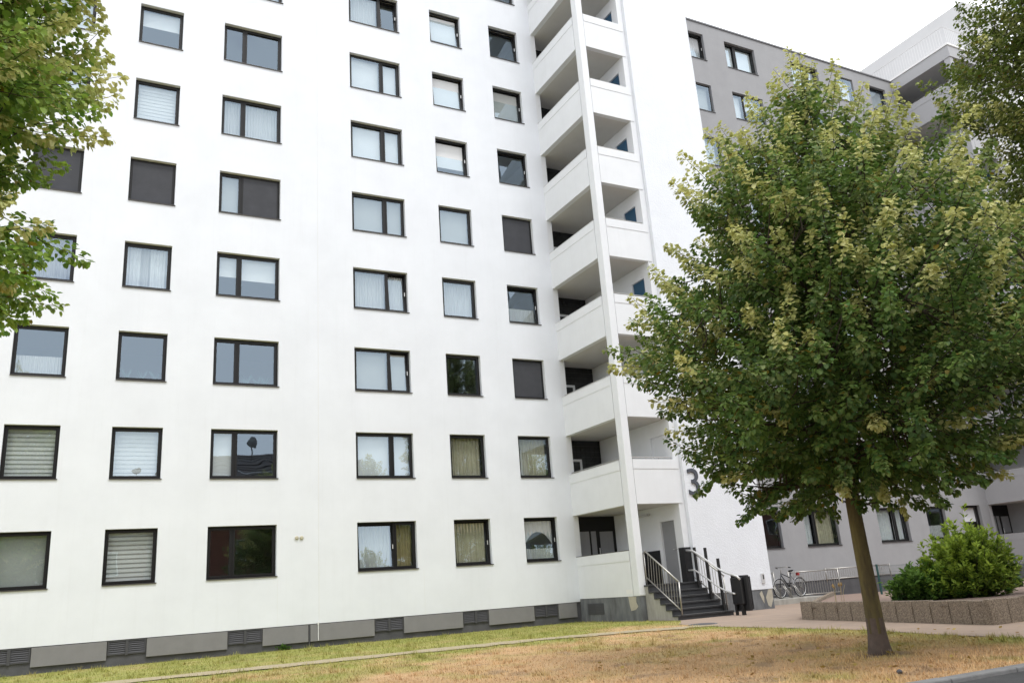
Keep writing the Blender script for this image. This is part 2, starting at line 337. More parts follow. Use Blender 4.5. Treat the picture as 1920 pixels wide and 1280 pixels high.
# ================================================================== THE HOUSES
H = 2.75; WZ0, WH = 1.994, 1.427
COLS = {'A': (-2.178, 1.29), 'B': (.354, 1.287), 'C': (2.917, 1.885), 'D': (7.176, 1.887), 'E': (10.331, 1.28), 'F': (12.85, 1.268)}
XC = 14.76; HT = 2.758
ROOF = 26.02
def facade(name, mname, parent, x0, x1, z0, z1, holes, depth=.30, y=0.0):
    xs = sorted({x0, x1, *[h[0] for h in holes], *[h[1] for h in holes]}); zs = sorted({z0, z1, *[h[2] for h in holes], *[h[3] for h in holes]})
    idx = {}; mb = MB()
    def vid(a, c):
        if (a, c) not in idx: idx[(a, c)] = len(mb.v); mb.v.append((xs[a], y, zs[c]))
        return idx[(a, c)]
    H_ = [(xs.index(h[0]), xs.index(h[1]), zs.index(h[2]), zs.index(h[3])) for h in holes]
    for a in range(len(xs) - 1):
        for c in range(len(zs) - 1):
            if any(h[0] <= a < h[1] and h[2] <= c < h[3] for h in H_): continue
            mb.f.append((vid(a, c), vid(a + 1, c), vid(a + 1, c + 1), vid(a, c + 1))); mb.mi.append(0)
    for (a, b_, c, d) in holes:
        k = len(mb.v); mb.v += [(p, q, r_) for q in (y, y + depth) for p, r_ in ((a, c), (b_, c), (b_, d), (a, d))]
        for i_ in range(4):
            j = (i_ + 1) % 4; mb.f.append((k + j, k + i_, k + 4 + i_, k + 4 + j)); mb.mi.append(0)
    # bottom edge and ends give the wall its thickness
    mb.quad((x0, y, z0), (x0, y + depth, z0), (x1, y + depth, z0), (x1, y, z0)); mb.quad((x0, y, z0), (x0, y, z1), (x0, y + depth, z1), (x0, y + depth, z0))
    return mb.build(name, mname, parent)
def ring(mb, x0, x1, z0, z1, y0, y1, wd):
    mb.box(x0, x1, y0, y1, z0, z0 + wd); mb.box(x0, x1, y0, y1, z1 - wd, z1)
    mb.box(x0, x0 + wd, y0, y1, z0 + wd, z1 - wd); mb.box(x1 - wd, x1, y0, y1, z0 + wd, z1 - wd)
def pleats(x0, x1, z0, z1, y, amp, n, ragged=0):
    mb = MB(); m_ = max(10, int(n * 6)); ph = random.random() * 6
    pts = []
    for i_ in range(m_ + 1):
        t_ = i_ / m_; a = amp * (math.sin(t_ * n * 6.283 + ph) + .4 * math.sin(t_ * n * 2.7 * 6.283 + 1)); pts.append((lerp(x0, x1, t_), y + a))
    for i_ in range(m_):
        mb.quad((*pts[i_], z0), (*pts[i_ + 1], z0), (*pts[i_ + 1], z1), (*pts[i_], z1))
    return mb
def dressing(kind, x0, x1, z0, z1, win):
    """what hangs behind a pane"""
    y = .27
    if kind == 'blind': box('roller_blind', 'blind_white', win, x0, x1, y, y + .004, z0, z1)
    elif kind == 'gblind': box('roller_blind', 'blind_grey', win, x0, x1, y, y + .004, z0, z1)
    elif kind.startswith('drop'):
        f_ = float(kind[4:]); box('roller_blind', 'blind_white', win, x0, x1, y, y + .004, lerp(z1, z0, f_), z1)
    elif kind in ('stripe', 'wstripe'):
        mb = MB(); z = z0; mb.cur = 0
        while z < z1 - .02: mb.box(x0, x1, y, y + .004, z, min(z + .075, z1)); z += .118
        mb.cur = 1; mb.box(x0, x1, y + .012, y + .015, z0, z1)
        mb.build('striped_blind', ['blind_white', 'blind_grey'] if kind == 'stripe' else ['blind_white', 'sheer_white'], win)
    elif kind in ('beige', 'ochre', 'white', 'blue'):
        pleats(x0, x1, z0, z1, y + .03, .022, max(5, (x1 - x0) * 9)).build('curtain', {'beige': 'curtain_beige', 'ochre': 'curtain_ochre', 'white': 'sheer_white', 'blue': 'curtain_blue'}[kind], win)
    elif kind == 'net': pleats(x0, x1, z0, z1, y + .03, .014, max(6, (x1 - x0) * 11)).build('net_curtain', 'net', win)
    elif kind == 'half': pleats(x0, x1, z0, lerp(z0, z1, .42), y, .014, (x1 - x0) * 12).build('net_curtain', 'net', win)
    elif kind == 'sides':
        wd = (x1 - x0)
        pleats(x0, x0 + wd * .34, z0, z1, y + .03, .02, 4).build('curtain', 'sheer_white', win); pleats(x1 - wd * .42, x1, z0, z1, y + .03, .02, 5).build('curtain', 'sheer_white', win)
        pleats(x0, x1, z0, z1, y + .09, .014, 10).build('net_curtain', 'net', win)
    elif kind == 'bluegap':
        wd = (x1 - x0); pleats(x0, x0 + wd * .5, z0, z1, y + .03, .02, 4).build('curtain', 'curtain_blue', win)
    elif kind == 'lace':
        mb = MB(); n = 22                       # valance cut out as an arch, with a low frill below it
        for i_ in range(n):
            a, c = i_ / n, (i_ + 1) / n; f_ = lambda t_: lerp(z1, z0, .30 + .36 * abs(2 * t_ - 1) ** 2.2)
            ya = y + .012 * math.sin(i_ * 2.1); yb = y + .012 * math.sin((i_ + 1) * 2.1)
            mb.quad((lerp(x0, x1, a), ya, f_(a)), (lerp(x0, x1, c), yb, f_(c)), (lerp(x0, x1, c), yb, z1), (lerp(x0, x1, a), ya, z1))
        mb.build('lace_valance', 'net', win); pleats(x0, x1, z0, lerp(z0, z1, .27), y, .014, 12).build('net_curtain', 'net', win)
    elif kind == 'plants':
        mb = MB()
        for k in range(3):
            px = lerp(x0, x1, .2 + .3 * k + random.uniform(-.05, .05))
            for q in range(9):
                a = random.uniform(0, 6.28); mb.quad((px, y + .05, z0 + .02), (px + .03, y + .05, z0 + .02), (px + .16 * math.cos(a), y + .08, z0 + .12 + .22 * random.random()), (px + .13 * math.cos(a), y + .08, z0 + .14 + .22 * random.random()))
        mb.build('house_plant', 'fence_green', win)
def window(parent, xl, wd, z0, left, right=None, split=None, tilt=None, yoff=0.0):
    """left/right: dressing of each leaf; split: where the mullion stands (share of width); tilt: which leaf is tipped inwards"""
    x0, x1, z1 = xl + .004, xl + wd - .004, z0 + WH - .004; z0 = z0 + .004
    Y0 = .135; fw = .055
    mb = MB(); ring(mb, x0, x1, z0, z1, Y0, Y0 + .07, fw)
    leaves = [(x0 + fw, x1 - fw, left)]
    if split:
        xm = x0 + (x1 - x0) * split; mb.box(xm - .035, xm + .035, Y0 + .001, Y0 + .069, z0 + fw, z1 - fw)
        leaves = [(x0 + fw, xm - .035, left), (xm + .035, x1 - fw, right or left)]
    win = mb.build('window', 'frame_dark', parent)
    sill = MB(); sill.add([(x0 - .0, -.035, z0 - .022), (x1 + .03, -.035, z0 - .022), (x1 + .03, -.035, z0 + .003), (x0 - .0, -.035, z0 + .003), (x0, Y0, z0 + .012), (x1 - .001, Y0, z0 + .012), (x0, -.003, z0 - .022), (x1 + .03, -.003, z0 - .022), (x1 + .03, -.003, z0 + .006)],
             [(0, 1, 2, 3), (3, 2, 8, 5, 4), (0, 6, 7, 1), (1, 7, 8, 2)])
    sill.build('sill', 'sill_metal', win)
    for n, (a, c, k) in enumerate(leaves):
        s = MB(); sw = .052; zb, zt = z0 + fw - .012, z1 - fw + .012; a_, c_ = a - .012, c + .012
        scr = k.startswith('screen'); 
        piv = Vector((0, Y0 + .03, zb))
        mbx = MB(); ring(mbx, a_, c_, zb - piv.z, zt - piv.z, -.042, .028, sw)
        sash = mbx.build('sash', 'frame_dark', win); sash.location = piv
        pn = MB(); pn.quad((a_ + sw - .004, 0, zb - piv.z + sw - .004), (c_ - sw + .004, 0, zb - piv.z + sw - .004), (c_ - sw + .004, 0, zt - piv.z - sw + .004), (a_ + sw - .004, 0, zt - piv.z - sw + .004))
        po = pn.build('pane', 'window_glass', win); po.location = piv
        wob = random.uniform(-.004, .004)
        if tilt == n: ang_ = -R(random.uniform(5.0, 6.5))
        else: ang_ = 0
        sash.rotation_euler = (ang_, 0, 0); po.rotation_euler = (ang_ + wob, 0, random.uniform(-.004, .004))
        if scr:
            so = box('insect_screen', 'screen_mesh', win, a_ + sw - .01, c_ - sw + .01, Y0 - .014, Y0 - .011, zb + sw - .01, zt - sw + .01)
        else: dressing(k, a + .03, c - .03, z0 + fw + .03, z1 - fw - .02, win)
        if tilt == n:
            hd = MB(); hx = c_ - sw * .5; hd.box(hx - .012, hx + .012, .13, .148, z0 + .62, z0 + .75); hd.build('window_handle', 'pale_steel', win)
    if yoff: win.location.y = yoff
    return win
SPEC = {  # (left, right, tilt)
 'A': [('gblind',), ('stripe',), ('half',), ('net',), ('screen',), ('blind',), ('wstripe',), ('blind',), ('net',)],
 'B': [('stripe',), ('wstripe',), ('plants',), ('sides',), ('screen',), ('wstripe',), ('drop.45',), ('blind',), ('net',)],
 'C': [('none', 'none'), ('blind', 'none'), ('none', 'plants'), ('drop.5', 'drop.55'), ('gblind', 'screen'), ('net', 'net'), ('none', 'none'), ('blind', 'net'), ('none', 'none')],
 'D': [('net', 'ochre', 0), ('blind', 'blind'), ('gblind', 'gblind', 1), ('net', 'net', 1), ('gblind', 'gblind'), ('blind', 'blind'), ('blind', 'blind'), ('net', 'none', 1), ('blind', 'none')],
 'E': [('beige', None, 0), ('beige',), ('none',), ('net',), ('gblind',), ('drop.8', None, 0), ('blind', None, 0), ('drop.85', None, 0), ('none',)],
 'F': [('lace', None, 0), ('beige',), ('screen',), ('half', None, 0), ('screen',), ('none', None, 0), ('gblind', None, 0), ('none', None, 0), ('none',)]}
SPLIT = {'C': .36, 'D': .635}
def wing(root, wallmat, dx, cols, spec, x0, x1, zbot):
    holes = []
    for cn in cols:
        xl, wd = COLS[cn]
        for r in range(9): holes.append((xl + dx, xl + dx + wd, WZ0 + r * H, WZ0 + r * H + WH))
    facade('wall', wallmat, root, x0, x1, zbot, ROOF, holes)
    it = MB(); it.box(x0 + .1, x1, 3.4, 3.5, .3, ROOF - .05); it.box(x1 - .12, x1 - .02, .31, 3.4, .3, ROOF - .05); it.box(x0 + .02, x0 + .1, .31, 3.4, .3, ROOF - .05)
    for k in range(10): it.box(x0 + .1, x1, .31, 3.4, .98 + k * H, 1.16 + k * H)
    xs = sorted(COLS[cn][0] + dx for cn in cols)
    for a in xs[1:]: it.box(a - .75, a - .65, .31, 3.4, 1.16, ROOF - .05)
    it.build('interior', 'interior', root)
    for cn in cols:
        xl, wd = COLS[cn]
        for r in range(9):
            s = spec(cn, r); window(root, xl + dx, wd, WZ0 + r * H, s[0], s[1] if len(s) > 1 else None, SPLIT.get(cn), s[2] if len(s) > 2 else None)
    e = MB(); e.box(x0, x1 - .002, -.05, .34, ROOF - .005, ROOF + .07); e.build('roof_edge', 'roof_edge', root)
    box('roof', 'plinth_panel', root, x0, x1, .34, 12, ROOF - .25, ROOF + .02)

def tower(root, X0, m_, mt, doorm, ground=True):
    """stair tower with open corner landings. X0 = inner corner; the tower stands 3.4 m before the wings"""
    xo = X0 + .27; xr = X0 + 2.04; xw = X0 + 1.89; xe = X0 + 5.18; Yf = -3.4; YB = .75
    top = ROOF + .15
    box('column', m_, root, X0, xo, Yf, Yf + .32, .72, top - .5, bevel=.02)
    box('column_base', 'plinth_worn', root, X0 + .012, xo + .02, Yf + .012, Yf + .33, -.06, .72)
    # closed shaft with the house number
    sh = MB(); sh.box(xr + .09, xe, Yf - .12, 4, .62, top + 3.15); sh.build('shaft_wall', mt, root)
    box('shaft_base', 'plinth_worn', root, xr + .10, xe - .02, Yf - .10, 3.9, -.06, .62)
    box('shaft_inner', m_, root, xw + .09, xr + .088, Yf + .021, YB + .2, .2, top)
    for k in range(10):
        zf = 1.02 + HT * k; zs_ = 3.43 + HT * (k - 1); zt = 2.06 + HT * k
        if k == 0: zs_ = -.05
        if k == 9: break
        # landing slab with its parapets, rail and door
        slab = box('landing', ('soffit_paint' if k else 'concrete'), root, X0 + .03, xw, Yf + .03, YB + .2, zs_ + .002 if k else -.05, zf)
        lo = .72 if k == 0 else zs_
        box('parapet', m_, slab, X0, X0 + .20, Yf + .335, .05, lo, zt - .30)
        box('parapet_cap', m_, slab, X0 - .014, X0 + .215, Yf + .335, .055, zt - .30, zt)
        box('coping', 'sill_metal' if k == 0 else 'pale_steel', slab, X0 - .02, X0 + .22, Yf + .337, .0, zt, zt + .018)
        if k == 0:
            box('plinth', 'plinth_worn', slab, X0 + .014, X0 + .2, Yf + .33, .04, -.06, .72)
        else:
            box('parapet', m_, slab, xo + .005, xr, Yf, Yf + .18, lo, zt - .30)
            box('parapet_cap', m_, slab, xo + .005, xr - .001, Yf - .014, Yf + .19, zt - .30, zt)
            rl = MB(); zz = zt + .075
            rl.tube([(X0 + .10, -.02, zz), (X0 + .10, Yf + .34, zz)], .018, 8); rl.tube([(xo + .0, Yf + .09, zz), (xr - .02, Yf + .09, zz)], .018, 8)
            for q in range(5): rl.tube([(X0 + .10, -.3 - q * .65, zt), (X0 + .10, -.3 - q * .65, zz)], .010, 6)
            for q in range(4): rl.tube([(xo + .1 + q * .5, Yf + .09, zt), (xo + .1 + q * .5, Yf + .09, zz)], .010, 6)
            rl.build('handrail', 'steel', slab)
            # wall of dark glass blocks, with a pale framed casement let into it
            gb_ = MB(); x = X0 + .24
            gb_.cur = 1; gb_.box(X0 + .22, xw, YB + .02, YB + .1, zf, zs_ + HT)
            gb_.cur = 0
            while x < xw - .02:
                z = zf + .02
                while z < zs_ + HT - .1:
                    gb_.box(x, min(x + .185, xw - .005), YB, YB + .05, z, z + .185); z += .2
                x += .2
            tag(gb_.build('glass_block_wall', ['glass_block', 'block_joint'], slab), kind='stuff')
            cf = MB(); ring(cf, X0 + .26, X0 + 1.02, zf + .3, zf + 1.72, YB - .05, YB - .004, .085); cf.build('casement_frame', 'blind_white', slab)
            box('casement_pane', 'glass_block', slab, X0 + .34, X0 + .94, YB - .03, YB - .006, zf + .38, zf + 1.64)
        # door in the shaft side
        dm = 'door_grey' if k < 2 else doorm
        dy0, dy1, dz = -3.02, -2.30, zf + 1.92
        if k == 1: dm = 'loggia_paint'
        # side wall in three pieces round the door opening
        zc = 3.43 + HT * k
        jw = MB(); jw.box(xw, xw + .088, Yf + .02, dy0, zf, zc); jw.box(xw, xw + .088, dy1, YB + .15, zf, zc); jw.box(xw, xw + .088, dy0, dy1, dz, zc); jw.build('side_wall', m_, slab)
        dr = box('door', dm, slab, xw + .062, xw + .087, dy0 + .004, dy1 - .004, zf + .001, dz - .002)
        hd = MB(); hd.tube([(xw + .06, dy0 + .1, zf + 1.02), (xw + .02, dy0 + .1, zf + 1.02), (xw + .02, dy0 + .22, zf + 1.02)], .011, 6); hd.build('door_handle', 'pale_steel', dr)
    # inner side wall of the wing that shows behind the parapet
    box('wing_end', m_, root, X0 + .002, X0 + .21, .0, YB + .1, .72, top - .6)
    # ground-floor porch
    if ground:
        sl = root
        e = MB(); e.box(X0 + .22, xw, .32, .36, 1.02, 3.42); en = e.build('entrance_screen', 'frame_dark', sl)
        for (a, c, zb, zt) in ((.30, .78, 1.12, 2.92), (.86, 1.06, 1.12, 2.92), (1.22, 1.76, 2.15, 2.90)):
            box('pane', 'door_grey', en, X0 + a, X0 + c, .30, .318, zb, zt); 
        for q in range(4): box('letter_box', 'pale_steel', en, X0 + 1.25 + q * .13, X0 + 1.35 + q * .13, .27, .3, 1.5, 2.08)
        hb = MB(); hb.tube([(X0 + 1.13, .24, 1.5), (X0 + 1.13, .24, 2.35)], .016, 8); hb.build('door_pull', 'pale_steel', en)
        box('dado', 'dado_black', sl, xw - .03, xw - .001, -2.13, .3, 1.02, 2.06); box('dado', 'dado_black', sl, xw - .03, xr + .085, Yf + .0, -3.13, 1.02, 2.06)
        lp = MB(); lp.tube([(xw - .12, -1.9, 3.22), (xw - .12, -1.1, 3.22)], .035, 10); lp.build('porch_lamp', 'pale_steel', sl)
    # soffit over the top landing, roof terrace and penthouse
    box('terrace_slab', m_, root, X0 - .03, xr + .1, Yf - .05, .6, 25.42, top - .10)
    box('terrace_edge', 'white_paint', root, X0 - .08, xr + .1, Yf - .10, .62, top - .10, top)
    rl = MB(); zt = top + 1.05
    rl.tube([(X0 + .03, 1.2, zt), (X0 + .03, Yf + .03, zt)], .02, 8); rl.tube([(X0 + .03, Yf + .03, zt), (xr + .1, Yf + .03, zt)], .02, 8)
    rl.tube([(X0 + .03, 1.2, top + .12), (X0 + .03, Yf + .03, top + .12)], .015, 6); rl.tube([(X0 + .03, Yf + .03, top + .12), (xr + .1, Yf + .03, top + .12)], .015, 6)
    rl.build('terrace_rail', 'pale_steel', root)
    for q in range(30):
        y = 1.2 - q * .152; bb = MB(); bb.tube([(X0 + .03, y, top), (X0 + .03, y, zt)], .009, 5); bb.build('baluster', 'pale_steel', root)
    for q in range(1, 14):
        x = X0 + .03 + q * .155; bb = MB(); bb.tube([(x, Yf + .03, top), (x, Yf + .03, zt)], .009, 5); bb.build('baluster', 'pale_steel', root)

white = empty('apartment_building', (5, 0, 0)); tag(white, 'white rendered apartment block with dark window frames and open corner landings', 'building')
grey = empty('apartment_building', (30, 0, 0)); tag(grey, 'grey rendered apartment block behind the round street tree', 'building')
for o in (white, grey): o.location = (0, 0, 0)
def spec_w(cn, r): return SPEC[cn][r]
_gs = {'B': 'bluegap', 'C': 'white', 'D': 'net', 'E': 'half', 'F': 'net'}
def spec_g(cn, r):
    if r == 0: return {'B': ('bluegap',), 'C': ('white', 'beige'), 'D': ('white', 'white'), 'E': ('half',), 'F': ('drop.5',)}[cn]
    rr_ = random.Random(hash(cn) % 7 + r * 13 + ord(cn)); ch = ['blind', 'net', 'none', 'blind', 'gblind', 'drop.5', 'white']
    tilt = 0 if (cn in 'BF' and r == 8) else None
    if r == 8: return ('blind', 'blind') if cn in 'CDE' else ('net', None, tilt)
    return (rr_.choice(ch), rr_.choice(ch)) if cn in 'CD' else (rr_.choice(ch), None, tilt)
wing(white, 'white_render', 0, 'ABCDEF', spec_w, -8.2, XC, .635)
DX = 22.57
wing(grey, 'grey_render', DX, 'BCDEF', spec_g, 19.9, XC + DX, .70)
tower(white, XC, 'loggia_paint', 'tower_render', 'door_blue')
tower(grey, XC + DX, 'pale_grey_render', 'far_tower_render', 'door_blue')

# plinth of the white wing: dark base, proud panels, cellar windows between them
box('plinth', 'plinth_dark', white, -8.2, XC + .01, .05, .3, -.06, .634)
PAN = [(-7.2, -5.2), (-4.3, -2.05), (-1.1, .575), (1.51, 3.52), (4.45, 5.71), (5.765, 7.65), (8.56, 10.48), (11.37, 12.99), (13.90, 14.6)]
for a, c in PAN: box('plinth_panel', 'plinth_panel', white, a, c, -.012, .05, .16, .615, bevel=.006)
for (a, c), (d, e) in zip(PAN, PAN[1:]):
    if d - c < .5: continue
    wn = MB(); x0, x1 = c + .02, d - .02; ring(wn, x0, x1, .27, .62, .012, .05, .03); mid = (x0 + x1) / 2; wn.box(mid - .035, mid + .035, .0, .049, .25, .62)
    cw = wn.build('cellar_window', 'louvre', white)
    for s0, s1 in ((x0 + .03, mid - .035), (mid + .035, x1 - .03)):
        for q in range(6):
            z = .305 + q * .049; lv = MB(); lv.add([(s0, .018, z), (s1, .018, z), (s1, .045, z + .04), (s0, .045, z + .04)], [(0, 1, 2, 3)]); lv.build('louvre_slat', 'louvre', cw)
box('downpipe', 'plinth_dark', white, 5.725, 5.75, -.01, .05, -.02, .62)
pj = MB(); pj.box(6.004, 6.022, -.006, .002, .64, ROOF); pj.build('movement_joint', 'blind_white', white)
for xj in (4.835, 9.25): box('movement_joint', 'blind_white', white, xj, xj + .008, -.003, .002, .64, WZ0 - .05)
pj = MB(); pj.tube([(5.985, -.03, .18), (5.985, -.03, .66)], .012, 8); pj.tube([(5.985, -.03, .6), (5.985, -.03, .68)], .022, 8); pj.build('cable_conduit', 'white_paint', white)
for dxx in (0, .14):
    vc = MB(); vc.tube([(5.37 + dxx, 0, 3.03), (5.37 + dxx, -.03, 3.03), (5.37 + dxx, -.05, 3.03)], [.055, .055, .035], 14); vc.build('vent_cap', 'curtain_beige', white)
# cellar vent in the tower plinth, peeling plaster, little plate
vt = MB(); vt.box(XC + .0, XC + .013, -1.36, -.42, .22, .56); v_ = vt.build('cellar_window', 'louvre', white)
for q in range(6): box('louvre_slat', 'plinth_dark', v_, XC - .012, XC + .0, -1.34, -.92, .25 + q * .05, .27 + q * .05); box('louvre_slat', 'plinth_dark', v_, XC - .012, XC, -.86, -.44, .25 + q * .05, .27 + q * .05)
def patch(name, pts, m_, parent):
    mb = MB(); n = len(pts); mb.add(pts, [tuple(range(n))]); return mb.build(name, m_, parent)
patch('bare_patch', [(XC + .006, y, z) for y, z in [(-2.78, .715), (-3.2, .71), (-3.17, .55), (-3.25, .42), (-3.1, .33), (-2.86, .30), (-2.82, .45)]], 'bare_plaster', white)
XW0 = XC + 2.04 + .10; XE = XC + 5.18
for pts in ([(19.35, .50), (19.42, .32), (19.50, .18), (19.52, .38), (19.46, .58)], [(19.75, .615), (19.60, .36), (19.65, .12), (19.76, .05), (19.90, .3), (19.90, .615)]):
    patch('bare_patch', [(x, -3.506, z) for x, z in pts], 'bare_plaster', white)
box('notice_plate', 'white_paint', white, XC - .006, XC, -3.06, -2.72, .80, .93)
sb = box('wall_box', 'pale_steel', white, 19.50, 19.62, -3.56, -3.52, .80, 1.12, bevel=.008); box('key_slot', 'black_plastic', sb, 19.545, 19.59, -3.566, -3.559, .93, 1.07)
# house number, a sans-serif 3 in flat relief
fc = bpy.data.curves.new('three', 'FONT'); fc.body = '3'; fc.size = 1.22; fc.extrude = .02
fo = bpy.data.objects.new('three', fc); col.objects.link(fo)
dg = bpy.context.evaluated_depsgraph_get(); me = bpy.data.meshes.new_from_object(fo.evaluated_get(dg)); bpy.data.objects.remove(fo)
me.materials.clear(); me.materials.append(MATS['number_paint']); no = bpy.data.objects.new('house_number', me); col.objects.link(no); no.parent = white
no.rotation_euler = (R(90), 0, 0); no.location = (16.93, -3.545, 3.66)

# ================================================================== ENTRANCE STEPS
st = empty('entrance_steps', (15.9, -4.2, 0)); st.location = (0, 0, 0); tag(st, 'dark stone entrance steps with pale concrete cheek below the landings', 'steps')
SX0, SX1 = 14.97, 16.98
LV = [1.02, .82, .645, .47, .308, .142]; NY = [-3.33, -3.61, -3.855, -4.125, -4.36, -4.63]
NYE = NY[1:] + [-4.88]
for k, (z, y) in enumerate(zip(LV, NY)):
    front = NYE[k]
    x1 = SX1
    tr = box('tread', 'step_stone', st, SX0 - .03, x1, front - .03 if k else front - .03, (Yb := (-3.2 if k == 0 else NY[k] + .02)), z - .045, z, bevel=.006)
    box('nosing', 'step_worn', tr, SX0 - .028, x1 - .002, front - .034, front + .06, z + .001, z + .004)
    box('riser', 'step_stone', st, SX0 - .02, x1 - .01, front, front + .03, (LV[k + 1] if k < 5 else -.06), z - .046)
ck = MB()
prof = [(-3.1, -.06), (-3.1, .97)] + [p for k in range(6) for p in ((NYE[k] + .012, LV[k] - .046), (NYE[k] + .012, (LV[k + 1] - .046) if k < 5 else -.06))]
n = len(prof)
ck.add([(SX0, y, z) for y, z in prof] + [(SX0 + .3, y, z) for y, z in prof], [tuple(range(n)), tuple(reversed(range(n, 2 * n)))] + [(i_, (i_ + 1) % n, n + (i_ + 1) % n, n + i_) for i_ in range(n)])
ck.build('cheek_wall', 'concrete', st)
# left handrail
hl = empty('stair_railing', (0, 0, 0)); tag(hl, 'straight steel railing with thin balusters beside the white corner column', 'railing')
top = lambda t_: (15.05, lerp(-3.50, -4.95, t_), lerp(2.0, 1.045, t_)); bot = lambda t_: (15.05, lerp(-3.44, -4.91, t_), lerp(1.23, .265, t_))
h = MB(); h.tube([(15.05, -3.44, 1.95), top(0), top(1)], .024, 10); h.build('handrail', 'steel', hl, smooth=True)
h = MB(); h.tube([bot(0), bot(1)], .018, 8); h.build('bottom_rail', 'steel', hl, smooth=True)
h = MB(); h.tube([top(1), (15.05, -4.93, .14)], .022, 10); h.build('post', 'steel', hl, smooth=True)
h = MB(); h.tube([(15.05, -3.42, 1.95), (15.05, -3.42, 1.02)], .02, 10); h.build('post', 'steel', hl, smooth=True)
for k in range(1, 12):
    h = MB(); h.tube([top(k / 12), bot(k / 12)], .009, 6); h.build('baluster', 'steel', hl)
# right handrail
hr = empty('stair_railing', (0, 0, 0)); tag(hr, 'steel railing behind the platform lift on the shaft side of the steps', 'railing')
XR = 16.90
top = lambda t_: (XR, lerp(-3.3, -4.75, t_), lerp(2.0, 1.12, t_)); bot = lambda t_: (XR, lerp(-3.3, -4.75, t_), lerp(1.20, .30, t_))
h = MB(); h.tube([(XR, -2.9, 2.0), top(0), top(1)], .024, 10); h.build('handrail', 'steel', hr, smooth=True)
h = MB(); h.tube([bot(0), bot(1)], .018, 8); h.build('bottom_rail', 'steel', hr, smooth=True)
for y, z0_, z1_ in ((-4.72, .14, 1.12), (-3.3, 1.02, 2.0)):
    h = MB(); h.tube([(XR, y, z0_), (XR, y, z1_)], .022, 10); h.build('post', 'steel', hr, smooth=True)
for k in range(1, 12):
    h = MB(); h.tube([top(k / 12), bot(k / 12)], .009, 6); h.build('baluster', 'steel', hr)
for k in range(4):
    h = MB(); h.tube([(XR, -2.9 - k * .1, 1.05), (XR, -2.9 - k * .1, 2.0)], .009, 6); h.build('baluster', 'steel', hr)
# platform stair lift folded up at the foot of its twin rail
pl = empty('platform_lift', (0, 0, 0)); tag(pl, 'folded black platform lift with curved twin rails on the right of the steps', 'stair lift')
XL = 16.70
def bez(P, n=18):
    P = [Vector(p) for p in P]; out = []
    for i_ in range(n + 1):
        t_ = i_ / n; out.append(P[0] * (1 - t_) ** 3 + P[1] * 3 * t_ * (1 - t_) ** 2 + P[2] * 3 * t_ ** 2 * (1 - t_) + P[3] * t_ ** 3)
    return out
up_ = [Vector((XL, -3.40, 1.96)), Vector((XL, -3.68, 1.93))] + bez([(XL, -3.8, 1.88), (XL, -4.4, 1.58), (XL, -4.8, 1.23), (XL, -5.36, 1.13)]) + [Vector((XL + .02, -5.52, 1.08)), Vector((XL + .05, -5.60, .98))]
lo_ = [Vector((XL, -3.40, 1.36)), Vector((XL, -3.68, 1.35))] + bez([(XL, -3.8, 1.30), (XL, -4.4, 1.0), (XL, -4.75, .70), (XL, -5.36, .60)])
h = MB(); h.tube(up_, .032, 10); h.build('rail_tube', 'pale_steel', pl, smooth=True)
h = MB(); h.tube(lo_, .026, 10); h.build('rail_tube', 'pale_steel', pl, smooth=True)
for y, zb, zt in ((-3.70, .82, 2.03), (-4.20, .47, 1.98), (-4.72, .142, 1.63), (-5.25, 0, 1.14)):
    box('post', 'black_metal', pl, XL + .045, XL + .115, y - .035, y + .035, zb, zt, bevel=.006)
box('platform', 'black_plastic', pl, XL + .14, XL + .22, -5.78, -5.20, .12, 1.10, bevel=.02)
box('carriage', 'black_plastic', pl, XL + .04, XL + .14, -5.62, -5.16, .30, 1.05, bevel=.03)
box('barrier_arm', 'black_plastic', pl, XL + .24, XL + .29, -5.76, -5.58, .16, 1.06, bevel=.015); box('barrier_arm', 'black_plastic', pl, XL + .24, XL + .29, -5.42, -5.22, .16, 1.06, bevel=.015)
box('foot', 'black_metal', pl, XL + .06, XL + .14, -5.56, -5.46, 0, .32)

# ================================================================== CYCLE STAND, CELLAR RAIL, FENCE
box_o = box('cycle_slab', 'concrete', None, 20.3, 24.2, -1.7, -.06, -.02, .19, bevel=.02); tag(box_o, 'low concrete slab with cycle hoops at the grey wall', 'slab')
for k in range(4):
    hp = empty('cycle_hoop', (0, 0, 0)); x = 21.85 + k * .5
    tag(hp, ['bent steel cycle hoop left of the bicycle front wheel', 'bent steel cycle hoop at the bicycle front wheel', 'bent steel cycle hoop between the bicycle wheels', 'bent steel cycle hoop at the bicycle rear wheel'][k], 'cycle stand', 'steel cycle hoops on the slab')
    h = MB(); h.tube([(x - .10, -1.45, .19), (x - .24, -1.25, .62), (x - .24, -1.05, .66), (x - .12, -.85, .19)], .014, 8); h.build('hoop_tube', 'steel', hp, smooth=True)
    h = MB(); h.tube([(x - .03, -1.45, .19), (x - .17, -1.25, .62), (x - .17, -1.05, .66), (x - .05, -.85, .19)], .014, 8); h.build('hoop_tube', 'steel', hp, smooth=True)
